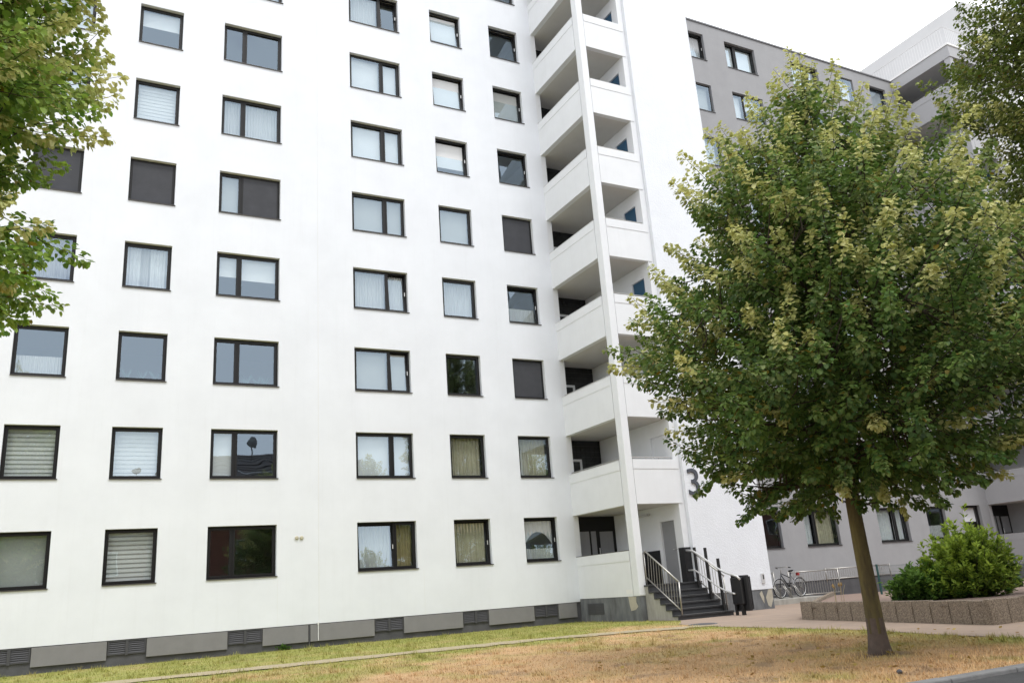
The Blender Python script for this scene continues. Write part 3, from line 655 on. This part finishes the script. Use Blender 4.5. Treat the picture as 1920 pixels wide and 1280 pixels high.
# bicycle, front wheel to the left
bk = empty('bicycle', (22.50, -1.20, .19), R(4)); tag(bk, 'dark city bicycle with silver mudguards and red rear lamp on the slab', 'bicycle')
def torus(R1, r1, c, n=36, m_=8):
    mb = MB(); k = 0
    for i_ in range(n):
        for j in range(m_):
            a = 6.2832 * i_ / n; b_ = 6.2832 * j / m_; q = R1 + r1 * math.cos(b_); mb.v.append((c[0] + q * math.cos(a), c[1] + r1 * math.sin(b_), c[2] + q * math.sin(a)))
    for i_ in range(n):
        for j in range(m_):
            mb.f.append((i_ * m_ + j, ((i_ + 1) % n) * m_ + j, ((i_ + 1) % n) * m_ + (j + 1) % m_, i_ * m_ + (j + 1) % m_)); mb.mi.append(0)
    return mb
for wx in (0, 1.07):
    tyre = torus(.325, .02, (wx, 0, .345)).build('wheel', 'rubber', bk, smooth=True)
    torus(.30, .011, (wx, 0, .345)).build('rim', 'pale_steel', tyre, smooth=True)
    sp = MB()
    for k in range(18):
        a = 6.2832 * k / 18; sp.tube([(wx, .02 * (-1) ** k, .345), (wx + .30 * math.cos(a), 0, .345 + .30 * math.sin(a))], .0025, 4)
    sp.tube([(wx, -.05, .345), (wx, .05, .345)], .025, 8); sp.build('spokes', 'steel', tyre)
    mg = MB(); pts = [(wx + .36 * math.cos(a), 0, .345 + .36 * math.sin(a)) for a in np.linspace(R(20), R(160), 14)]
    for p, q in zip(pts, pts[1:]): mg.quad((p[0], -.03, p[2]), (p[0], .03, p[2]), (q[0], .03, q[2]), (q[0], -.03, q[2]))
    mg.build('mudguard', 'pale_steel', bk)
h = MB()
for p, q, r_ in (((0.16, 0, .86), (.0, 0, .345), .016), ((.17, 0, .80), (.50, 0, .38), .020), ((.19, 0, .86), (.60, 0, .70), .018), ((.50, 0, .33), (.68, 0, .88), .017), ((.50, 0, .34), (1.07, 0, .345), .012), ((.65, 0, .78), (1.07, 0, .345), .010)):
    h.tube([p, q], r_, 8)
h.build('frame', 'bike_frame', bk, smooth=True)
h = MB(); h.tube([(.16, 0, .86), (.19, 0, 1.07)], .014, 8); h.tube([(.30, -.30, 1.06), (.20, -.26, 1.09), (.17, 0, 1.08), (.20, .26, 1.09), (.30, .30, 1.06)], .012, 8); h.build('handlebar', 'steel', bk, smooth=True)
for s in (-1, 1):
    h = MB(); h.tube([(.36, .31 * s, 1.05), (.26, .29 * s, 1.075)], .018, 8); h.build('grip', 'rubber', bk)
h = MB(); h.add([(.55, 0, .95), (.62, -.03, .96), (.76, -.09, .97), (.80, 0, .975), (.76, .09, .97), (.62, .03, .96), (.56, 0, .91), (.64, 0, .90), (.78, 0, .91)], [(0, 1, 5), (1, 2, 4, 5), (2, 3, 4), (0, 6, 7, 1), (1, 7, 8, 2), (2, 8, 3), (5, 7, 6, 0), (4, 8, 7, 5), (3, 8, 4)]); h.build('saddle', 'rubber', bk)
h = MB(); h.tube([(.68, 0, .86), (.67, 0, .92)], .013, 6); h.build('seat_post', 'steel', bk)
h = MB(); h.tube([(.78, -.06, .74), (1.30, -.06, .74)], .008, 6); h.tube([(.78, .06, .74), (1.30, .06, .74)], .008, 6); h.tube([(1.25, .06, .74), (1.08, .06, .36)], .007, 6); h.tube([(1.25, -.06, .74), (1.08, -.06, .36)], .007, 6); h.build('rack', 'steel', bk)
box('rear_lamp', 'red_plastic', bk, 1.0, 1.10, -.05, .05, .76, .86, bevel=.01)
h = MB(); h.tube([(.50, -.06, .33), (.50, .06, .33)], .05, 12); h.tube([(.50, -.08, .33), (.60, -.08, .20)], .010, 6); h.tube([(.50, .08, .33), (.40, .08, .46)], .010, 6); h.build('crankset', 'steel', bk)

def railing(name, label, a, c, z0_, zt, n, m_='steel', zl=None):
    a, c = Vector(a), Vector(c); rt_ = empty(name); tag(rt_, label, 'railing'); zl = zl if zl is not None else z0_ + .1
    P = lambda t_, z: (lerp(a.x, c.x, t_), lerp(a.y, c.y, t_), z)
    h = MB(); h.tube([P(0, zt), P(1, zt)], .022, 8); h.build('handrail', m_, rt_, smooth=True)
    h = MB(); h.tube([P(0, zl), P(1, zl)], .016, 8); h.build('bottom_rail', m_, rt_, smooth=True)
    for t_ in (0, 1): h = MB(); h.tube([P(t_, z0_), P(t_, zt + .04)], .024, 8); h.build('post', m_, rt_, smooth=True)
    for k in range(1, n): h = MB(); h.tube([P(k / n, zl), P(k / n, zt)], .008, 5); h.build('baluster', m_, rt_)
    return rt_
railing('cellar_railing', 'steel railing round the cellar stairs right of the bicycle', (23.25, -.95), (25.60, -1.15), .15, 1.07, 20)
railing('cellar_railing', 'steel railing along the grey wall left of the tree trunk', (25.75, -.42), (29.4, -.42), .62, 1.10, 30, zl=.72)
railing('cellar_railing', 'short steel railing behind the bicycle handlebar', (20.6, -.35), (23.1, -.35), .19, 1.08, 16)
sc = MB(); sc.box(23.3, 25.6, -.75, -.7, -.05, .72); 
box('plinth', 'plinth_dark', grey, 19.9, XC + DX, .03, .3, -.06, .70)
# green mesh fence
fn = empty('mesh_fence', (0, 0, 0)); tag(fn, 'green wire mesh fence behind the shrubs', 'fence')
FY = -6.0
for k in range(6):
    x = 21.99 + 2.333 * k; box('post', 'fence_green', fn, x - .03, x + .03, FY - .02, FY + .02, .15, 1.13, bevel=.004)
for k in range(5):
    x0 = 21.99 + 2.333 * k; mb = MB()
    for q in range(46): x = x0 + .05 + q * .05; mb.tube([(x, FY - .03, .30), (x, FY - .03, 1.08)], .0032, 4, cap=False)
    for z in (.32, .5, .7, .88, 1.06): mb.tube([(x0, FY - .035, z), (x0 + 2.33, FY - .035, z)], .0045, 4, cap=False)
    tag(mb.build('mesh_panel', 'fence_wire', fn), kind='stuff')

# ================================================================== RAISED BED
bed = empty('raised_bed', (0, 0, 0)); tag(bed, 'raised bed edged with upright concrete blocks behind the tree trunk', 'planter')
P1, P2 = Vector((14.92, -9.55)), Vector((13.36, -15.36)); P0 = Vector((24.3, -1.85))
def blocks(a, c, n, ht, inward):
    d = (c - a) / n; ln_ = d.length; ang_ = math.atan2(d.y, d.x)
    for k in range(n):
        p = a + d * (k + .5); t_ = random.uniform(-.006, .006)
        mb = MB(); x = ln_ / 2 - .008; y0_, y1_ = sorted((0, .12 * inward)); z = ht + random.uniform(-.008, .01)
        mb.box(-x, x, y0_, y1_, -.08, z); o = mb.build('concrete_block', 'aggregate', bed, bevel=.012); o.location = (p.x, p.y, 0); o.rotation_euler = (random.uniform(-.015, .015), random.uniform(-.01, .01), ang_ + t_)
blocks(P1, P2, 12, .40, 1)
blocks(P2, Vector((24.0, -15.40)), 22, .41, 1)
blocks(P0, P1, 24, .30, 1)
poly = [(14.98, -9.55), (13.46, -15.28), (60, -15.3), (60, -2.9), (25.6, -2.9), (24.35, -1.95)]
# earth surface as a grid clipped to the bed
gxs = np.arange(13.4, 45, .22); gys = np.arange(-15.3, -1.8, .22); mb = MB(); idx = {}
def inside(x, y):
    r_ = False; j = len(poly) - 1
    for i_ in range(len(poly)):
        xi, yi = poly[i_]; xj, yj = poly[j]
        if (yi > y) != (yj > y) and x < (xj - xi) * (y - yi) / (yj - yi) + xi: r_ = not r_
        j = i_
    return r_
for x in gxs:
    for y in gys:
        if inside(x + .11, y + .11) and x + .11 < 40:
            q = []
            for (a, c) in ((x, y), (x + .22, y), (x + .22, y + .22), (x, y + .22)):
                key = (round(a, 2), round(c, 2))
                if key not in idx: idx[key] = len(mb.v); mb.v.append((a, c, .335 - .012 * (c + 15.3) + .03 * (float(fbm(np.array(a * 2.), np.array(c * 2.))) - .5)))
                q.append(idx[key])
            mb.f.append(tuple(q)); mb.mi.append(0)
mb.build('mulch_bed', 'mulch', bed, smooth=True)

# ================================================================== FOLIAGE
def leaf_mesh(name, P, D, Nn, S, C, parent, width=.92):
    """P tip bases, D leaf axis, Nn leaf normal, S size, C colour; each leaf is a folded heart of two quads"""
    D = D / np.linalg.norm(D, axis=1)[:, None]; side = np.cross(D, Nn); side /= np.maximum(np.linalg.norm(side, axis=1), 1e-6)[:, None]; Nn = np.cross(side, D)
    s = S[:, None]; wv = width * .5
    b0 = P; l1 = P + s * (.18 * D + side * wv * .9 + Nn * .10); l2 = P + s * (.66 * D + side * wv * .82 + Nn * .06); tp = P + s * (.98 * D - Nn * .10)
    r2 = P + s * (.66 * D - side * wv * .82 + Nn * .06); r1 = P + s * (.18 * D - side * wv * .9 + Nn * .10)
    V = np.stack([b0, l1, l2, tp, r2, r1], 1).reshape(-1, 3); k = np.arange(len(P))[:, None] * 6
    F = np.concatenate([k + np.array([[0, 3, 2, 1]]), k + np.array([[0, 5, 4, 3]])], 0)
    return tag(np_mesh(name, V, F, 'leaf', parent, np.repeat(C, 6, 0)), kind='stuff')
def unit(v): return v / np.maximum(np.linalg.norm(v, axis=-1, keepdims=True), 1e-9)
def make_tree(label, base, ht, prof, nsh, seed, leaf=.085, per=34, tr=.13, lean=(0, 0), pale=1.0, dark=1.0, first=1.9, nprim=30, sep=.30, thick=1.0, skew=(0, 0), hue=(1, 1, 1), group=None, droop=0.0):
    rg = np.random.default_rng(seed); root = empty('linden_tree', base); tag(root, label, 'tree', group)
    pz = [p[0] for p in prof]; pr = [p[1] for p in prof]
    axis = lambda z: np.array([lean[0] * z / ht + .05 * math.sin(z * 1.1 + seed), lean[1] * z / ht + .05 * math.cos(z * .9 + seed), z])
    zs_ = np.concatenate([[-.06, .03, .12, .26, .45, .7, 1.0, 1.4], np.linspace(1.9, ht * .90, 13)])
    rad = [tr * (1 - .93 * (max(z, 0) / (ht * .95)) ** .9) * (1 + .40 * math.exp(-max(z, 0) / .16)) + .010 for z in zs_]
    mb = MB(); nn_ = 18; mb.tube([axis(z) for z in zs_], rad, nn_)
    for i_ in range(len(mb.v)):
        x, y, z = mb.v[i_]; a_ = axis(z); a = math.atan2(y - a_[1], x - a_[0]); f_ = 1 + .11 * math.sin(a * 5 + seed) * max(0, 1 - z / .35) + .025 * math.sin(a * 3 + z * 4); mb.v[i_] = (a_[0] + (x - a_[0]) * f_, a_[1] + (y - a_[1]) * f_, z)
    mb.mi = [1 if (q // nn_) < 4 and not ((q // nn_) == 3 and (q % nn_) % 3 == 0) else 0 for q in range(len(mb.f))]
    mb.build('trunk', ['bark', 'bark_base'], root, smooth=True)
    nodes = [axis(z) for z in np.linspace(first, ht * .90, 14)]
    wood = MB()
    for k in range(nprim):
        t_ = (k + .5) / nprim; z0_ = lerp(first, ht * .88, t_); a = k * 2.39996 + rg.normal(0, .25); rr_ = np.interp(min(z0_ + .4 + 1.1 * t_, ht), pz, pr)
        rise = lerp(.12, .95, t_) + rg.normal(0, .08) - droop * (1 - t_); ln_ = rr_ * rg.uniform(.62, .80) * lerp(.72, 1, min(1, t_ * 3))
        p0 = axis(z0_); pts = []
        for s in np.linspace(0, 1, 7):
            q = p0 + np.array([math.cos(a) * ln_ * s, math.sin(a) * ln_ * s, ln_ * rise * (s - .28 * s * s) + .0]); q += rg.normal(0, .035, 3) * s; pts.append(q)
        r_ = lerp(.052, .018, t_) * tr / .13; wood.tube(pts, [lerp(r_, .007, s) for s in np.linspace(0, 1, 7)], 6); nodes += pts[2:]
        for j in range(5):
            s0 = rg.integers(2, 6); b_ = a + rg.choice([-1, 1]) * rg.uniform(.4, 1.0); l2 = ln_ * rg.uniform(.25, .5)
            q0 = pts[s0]; sp = [q0 + np.array([math.cos(b_) * l2 * u_, math.sin(b_) * l2 * u_, l2 * (rise * .6 + .1) * u_]) for u_ in (0, .33, .66, 1)]
            wood.tube(sp, [.013, .010, .008, .005], 5, cap=False); nodes += sp[1:]
    nodes = np.array(nodes)
    # plumes: arching shoots with side twigs, kept apart so that dark gaps stay between them
    n_ = nsh * 14
    z = rg.uniform(pz[0], pz[-1], n_); rmax = np.interp(z, pz, pr); keep = rg.random(n_) < (rmax / max(pr)) ** 1.0
    z, rmax = z[keep], rmax[keep]; n_ = len(z)
    az_ = rg.random(n_) * 6.2832; lump = 1 + .10 * np.sin(az_ * 3 + z * 2.1 + seed) + .07 * np.sin(az_ * 7 - z * 3.3); fr = rg.random(n_) ** .32
    rr_ = rmax * fr * lump * (1 + skew[0] * np.cos(az_ - skew[1]) * np.clip((pz[-1] - z) / 3, 0, 1))
    ax = np.stack([axis(q) for q in z]); T = ax + np.stack([np.cos(az_) * rr_, np.sin(az_) * rr_, 0 * z], -1)
    sel = []; cells = {}; dm_ = sep; thin = (rg.random(n_) < .55) & (fr < .62) & (z < lerp(pz[0], pz[-1], .42))
    for k in range(n_):
        c_ = tuple((T[k] // dm_).astype(int)); okk = not thin[k]
        for dx_ in (-1, 0, 1):
            for dy_ in (-1, 0, 1):
                for dz_ in (-1, 0, 1):
                    for q in cells.get((c_[0] + dx_, c_[1] + dy_, c_[2] + dz_), ()):
                        if ((T[q] - T[k]) ** 2).sum() < dm_ * dm_: okk = False
        if okk: cells.setdefault(c_, []).append(k); sel.append(k)
        if len(sel) >= nsh: break
    T, z, az_, fr, rr_ = [q[sel] for q in (T, z, az_, fr, rr_)]; n_ = len(sel)
    tz = (z - pz[0]) / (pz[-1] - pz[0])
    outv = np.stack([np.cos(az_), np.sin(az_), 0 * z], -1)
    upw = (lerp(-.02, 1.30, np.clip(tz * 1.1 + rg.normal(0, .12, n_), 0, 1) ** 1.4) - .85 * np.clip(1 - tz / .13, 0, 1))[:, None]
    tipd = unit(outv * .8 + np.array([0, 0, 1.]) * upw + rg.normal(0, .16, (n_, 3)))
    Ls = rg.uniform(.75, 1.2, n_)
    Z1 = np.array([0, 0, 1.])
    LP, LD, LN, LS, LC = [], [], [], [], []
    for k in range(n_):
        ln_ = Ls[k]; t0 = tipd[k]; tip_ = T[k] + t0 * .10; st_ = tip_ - t0 * ln_; vb = rg.uniform(.72, 1.32)
        nd = nodes[np.argmin(((nodes - st_) ** 2).sum(1))]
        if np.linalg.norm(nd - st_) > 1.5: nd = st_ + (nd - st_) * .45
        b1 = (st_ + tip_) / 2 - Z1 * .06 * ln_
        wood.tube([nd, (nd + st_) / 2 + rg.normal(0, .04, 3), st_, b1, tip_], [.010, .008, .007, .005, .002], 4, cap=False)
        m_ = int(per * ln_ * rg.uniform(.85, 1.2)); s = np.sort(rg.random(m_) ** .8)
        ctr = st_ * ((1 - s) ** 2)[:, None] + 2 * b1 * (s * (1 - s))[:, None] + tip_ * (s ** 2)[:, None]
        e1 = unit(np.cross(t0, Z1) + 1e-3); e2 = np.cross(e1, t0); th = rg.random(m_) * 6.2832
        rad_ = e1 * np.cos(th)[:, None] + e2 * np.sin(th)[:, None]
        wdt = (.15 * (1 - s ** 2.0) + .03) * rg.random(m_) ** .5 * thick * (.62 if tz[k] < .11 else 1)
        pos = ctr + rad_ * wdt[:, None] + rg.normal(0, .012, (m_, 3)) - Z1 * .02
        d = unit(rad_ * .7 + t0 * .5 - Z1 * .5 + rg.normal(0, .18, (m_, 3)))
        nn = unit(Z1 * .7 + rad_ * .45 + outv[k] * .3 + rg.normal(0, .19, (m_, 3)))
        sz = leaf * rg.uniform(.72, 1.15, m_) * (1 - .25 * s)
        # pale seed bracts towards the end of sunlit shoots, deep green leaves elsewhere
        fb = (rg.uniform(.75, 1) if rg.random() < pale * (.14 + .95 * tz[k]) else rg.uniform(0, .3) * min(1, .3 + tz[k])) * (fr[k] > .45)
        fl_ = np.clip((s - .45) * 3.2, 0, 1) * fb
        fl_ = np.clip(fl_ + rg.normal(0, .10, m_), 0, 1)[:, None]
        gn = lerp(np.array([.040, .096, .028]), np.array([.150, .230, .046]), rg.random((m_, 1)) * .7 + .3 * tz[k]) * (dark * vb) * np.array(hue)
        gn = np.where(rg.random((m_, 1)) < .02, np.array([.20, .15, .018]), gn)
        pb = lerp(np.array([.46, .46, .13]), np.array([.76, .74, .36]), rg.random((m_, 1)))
        LP.append(pos); LD.append(d); LN.append(nn); LS.append(sz); LC.append(lerp(gn, pb, fl_))
    wood.build('branches', 'twig', root)
    leaf_mesh('crown', np.concatenate(LP), np.concatenate(LD), np.concatenate(LN), np.concatenate(LS), np.concatenate(LC), root)
    return root
main = make_tree('round crowned linden with mossy trunk standing on the dry lawn', (8.93, -16.70, 0), 9.05,
    [(1.8, 1.5), (2.1, 1.85), (2.6, 2.25), (3.1, 2.75), (3.7, 3.1), (4.3, 3.15), (5.2, 2.85), (6.2, 2.4), (6.9, 1.95), (7.5, 1.45), (8.0, 1.0), (8.5, .55), (9.0, .12)], 760, 3, leaf=.082, per=145, tr=.104, lean=(.25, -.18), sep=.43, skew=(.08, -.86), dark=1.22)
left = make_tree('bright linden branches reaching in at the left picture edge', (-3.35, -15.1, 0), 12.0,
    [(3.8, 1.5), (4.3, 2.5), (5.0, 2.85), (5.4, 2.2), (5.7, 1.65), (6.0, 2.1), (6.4, 2.8), (6.9, 2.9), (7.5, 2.4), (8.2, 3.0), (9.5, 2.7), (11, 1.6), (12, .3)], 1100, 8, leaf=.092, per=120, tr=.15, pale=1.2, dark=2.2, hue=(1.12, 1.04, .75), first=3.2, sep=.35, thick=1.2)
right = make_tree('tall darker linden at the right picture edge', (18.6, -17.55, 0), 15.5,
    [(2.6, 2.4), (4.0, 3.4), (6.0, 3.3), (8.3, 3.2), (9.7, 3.1), (11.0, 3.25), (11.8, 3.5), (13.6, 2.6), (15.5, .4)], 1700, 15, leaf=.095, per=110, tr=.2, pale=.45, dark=.95, hue=(1.18, 1.0, .75), first=2.4, sep=.35, thick=1.35)

def shrub(label, base, rx, ry, ht, n, seed, leaf, c0, c1, group=None):
    rg = np.random.default_rng(seed); root = empty('shrub', base); tag(root, label, 'shrub', group)
    wood = MB(); LP, LD, LN, LS, LC = [], [], [], [], []
    for k in range(n):
        a = rg.random() * 6.2832; el = math.asin(rg.random() ** .8); f_ = rg.random() ** .33 * (1 + .13 * math.sin(a * 4 + el * 5 + seed)) * (rg.uniform(1.05, 1.22) if rg.random() < .12 else 1)
        tp = np.array([rx * math.cos(a) * math.cos(el) * f_, ry * math.sin(a) * math.cos(el) * f_, ht * (.10 + .9 * math.sin(el)) * f_])
        tp[2] = max(tp[2], .08)
        bs = np.array([tp[0] * .25 + rg.normal(0, .08), tp[1] * .25, 0]); d = unit(tp - bs + np.array([0, 0, .35])); ln_ = rg.uniform(.2, .38)
        st_ = tp - d * ln_
        if k % 3 == 0: wood.tube([bs, lerp(bs, st_, .5) + rg.normal(0, .03, 3), tp], [.009, .006, .003], 4, cap=False)
        m_ = rg.integers(10, 18); s = rg.random(m_); perp = unit(np.cross(d, rg.normal(0, 1, (m_, 3))))
        pos = st_ + (tp - st_) * s[:, None] + perp * .02
        LP.append(pos); LD.append(unit(d * .75 + perp * .75 + rg.normal(0, .15, (m_, 3)))); LN.append(unit(np.array([0, 0, 1.]) + rg.normal(0, .45, (m_, 3))))
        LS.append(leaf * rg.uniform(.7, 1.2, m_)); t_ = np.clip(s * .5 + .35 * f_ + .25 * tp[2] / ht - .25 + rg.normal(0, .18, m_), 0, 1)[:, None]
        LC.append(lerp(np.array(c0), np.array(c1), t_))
    wood.build('stems', 'twig', root)
    leaf_mesh('foliage', np.concatenate(LP), np.concatenate(LD), np.concatenate(LN), np.concatenate(LS), np.concatenate(LC), root, width=.48)
    return root
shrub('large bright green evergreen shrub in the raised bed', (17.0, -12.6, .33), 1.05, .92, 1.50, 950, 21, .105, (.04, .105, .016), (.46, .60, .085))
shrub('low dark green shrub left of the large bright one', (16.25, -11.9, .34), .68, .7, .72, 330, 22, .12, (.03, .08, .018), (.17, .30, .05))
shrub('small green plant at the bed edge beneath the fence post', (22.3, -9.9, .28), .5, .45, .45, 120, 23, .10, (.02, .05, .012), (.12, .20, .04))
# two dried flower heads at the left end of the bed
df = empty('flower_plant', (15.62, -10.25, .30)); tag(df, 'small withered flowers at the left end of the raised bed', 'plant')
rg = np.random.default_rng(4)
for k in range(4):
    x, y = rg.normal(0, .16), rg.normal(0, .1); hh = rg.uniform(.22, .42); h = MB(); h.tube([(x, y, 0), (x + .02, y, hh * .6), (x + rg.normal(0, .05), y, hh)], [.006, .005, .004], 5); s_ = h.build('stalk', 'curtain_ochre', df)
    fl = MB(); fl.tube([(x, y, hh - .03), (x, y, hh + .01), (x + .01, y, hh + .06)], [.008, .026, .010], 8); fl.build('flower_head', 'dry_bloom', df)
# small tuft of weeds at the wall, stone on the lawn
wd_ = shrub('tiny green weed growing at the foot of the dark plinth', (5.0, -.06, 0), .22, .06, .18, 24, 31, .06, (.03, .08, .01), (.10, .20, .03))
sv_ = MB(); rg = np.random.default_rng(9)
bm = bmesh.new(); bmesh.ops.create_icosphere(bm, subdivisions=2, radius=.03)
for v in bm.verts: v.co *= 1 + rg.normal(0, .12); v.co.z *= .7
me = bpy.data.meshes.new('stone'); bm.to_mesh(me); bm.free(); me.materials.append(MATS['plinth_dark']); so = bpy.data.objects.new('stone', me); col.objects.link(so); so.location = (7.35, -18.3, .02)
tag(so, 'small dark stone lying on the dry grass before the kerb', 'stone')

# ================================================================== ACROSS THE STREET (seen in the window panes)
def house(label, x0, x1, yf, depth, eave, ridge, wins, dishes):
    hs_ = empty('brick_house', (0, 0, 0)); tag(hs_, label, 'house')
    yb = yf - depth; ym = (yf + yb) / 2
    mb = MB(); mb.box(x0, x1, yb, yf, -.05, eave); mb.add([(x0, yf, eave), (x0, yb, eave), (x0, ym, ridge), (x1, yf, eave), (x1, yb, eave), (x1, ym, ridge)], [(0, 2, 1), (3, 4, 5)]); mb.build('wall', 'brick', hs_)
    rf = MB(); n = 22
    for k in range(n):      # rows of tiles as overlapping steps
        a, c = k / n, (k + 1) / n
        for sgn, y0_ in ((1, yf + .5), (-1, yb - .5)):
            A = (lerp(y0_, ym, a), lerp(eave - .35, ridge, a) + .05); B = (lerp(y0_, ym, c), lerp(eave - .35, ridge, c) + .012)
            q = [(x0 - .4, *A), (x1 + .4, *A), (x1 + .4, *B), (x0 - .4, *B)]; rf.add(q, [(0, 1, 2, 3) if sgn < 0 else (3, 2, 1, 0)])
    r_ = rf.build('roof', 'roof_tile', hs_)
    box('chimney', 'brick', r_, (x0 + x1) / 2 + 1.6, (x0 + x1) / 2 + 2.3, ym + .3, ym + 1.0, ridge - 1, ridge + .9)
    for (x, z) in wins:
        f_ = MB(); ring(f_, x, x + 1.1, z, z + 1.4, yf - .02, yf + .05, .09); wv = f_.build('window', 'blind_white', hs_); box('pane', 'glass_block', wv, x + .08, x + 1.02, yf + .0, yf + .02, z + .08, z + 1.32)
    for (x, z, y) in dishes:
        d = empty('satellite_dish', (x, y, z)); tag(d, ('round grey satellite dish on the higher roof opposite, mirrored at %s' % {11.2: 'the left end', 14.4: 'the right end', 13.0: 'the slope'}[x] if x > 5 else 'round grey satellite dish on the lower roof opposite'), 'satellite dish', 'satellite dishes on the roofs opposite')
        mb = MB(); rings = 5; n_ = 20
        for i_ in range(rings + 1):
            for j in range(n_):
                rr_ = .40 * i_ / rings; a = 6.2832 * j / n_; mb.v.append((rr_ * math.cos(a), .35 - .45 * rr_ * rr_, .8 + rr_ * math.sin(a)))
        for i_ in range(rings):
            for j in range(n_): mb.f.append((i_ * n_ + j, i_ * n_ + (j + 1) % n_, (i_ + 1) * n_ + (j + 1) % n_, (i_ + 1) * n_ + j)); mb.mi.append(0)
        mb.build('dish', 'plinth_panel', d, smooth=True); mb = MB(); mb.tube([(0, .2, -.6), (0, .2, .8)], .03, 6); mb.tube([(0, .3, .35), (0, .9, .75)], .02, 6); mb.build('mast', 'black_metal', d)
house('red brick house with dark tiled roof across the street', 5.2, 20, -36, 10, 7.6, 12.4, [(9.6, 4.6), (13, 4.6), (16.5, 4.6), (9.6, 1.2), (13, 1.2), (6.3, 4.6)], [(11.2, 12.3, -40.6), (14.4, 12.3, -40.6), (13.0, 10.8, -39)])
house('lower red brick house with dark tiled roof across the street', -9, 4.4, -36, 10, 6.2, 10.7, [(-6, 3.6), (-2, 3.6), (1.6, 3.6)], [(3.2, 10.6, -40.6)])
house('long red brick house far down the street, mirrored in the grey block', 46, 92, -37, 11, 7.8, 12.6, [(50 + 4.5 * k, 4.6) for k in range(9)] + [(50 + 4.5 * k, 1.2) for k in range(9)], [])
def lx(o, loc, rz, sc_, label):
    c = copy_tree(o); c.location = loc; c.rotation_euler.z = rz; c.scale = (sc_,) * 3; c['label'] = label; return c
lx(main, (17.5, -31.5, 0), 1.1, 1.25, 'street linden across the road mirrored in the middle windows')
lx(main, (31, -32, 0), 2.3, 1.35, 'street linden across the road mirrored in the windows by the landings')
lx(main, (-4.5, -31.5, 0), 4.0, 1.3, 'street linden across the road mirrored in the leftmost windows')
lx(main, (60, -31.5, 0), .6, 1.3, 'street linden before the long brick house, nearer one')
lx(main, (74, -32.5, 0), 3.1, 1.4, 'street linden before the long brick house, farther one')
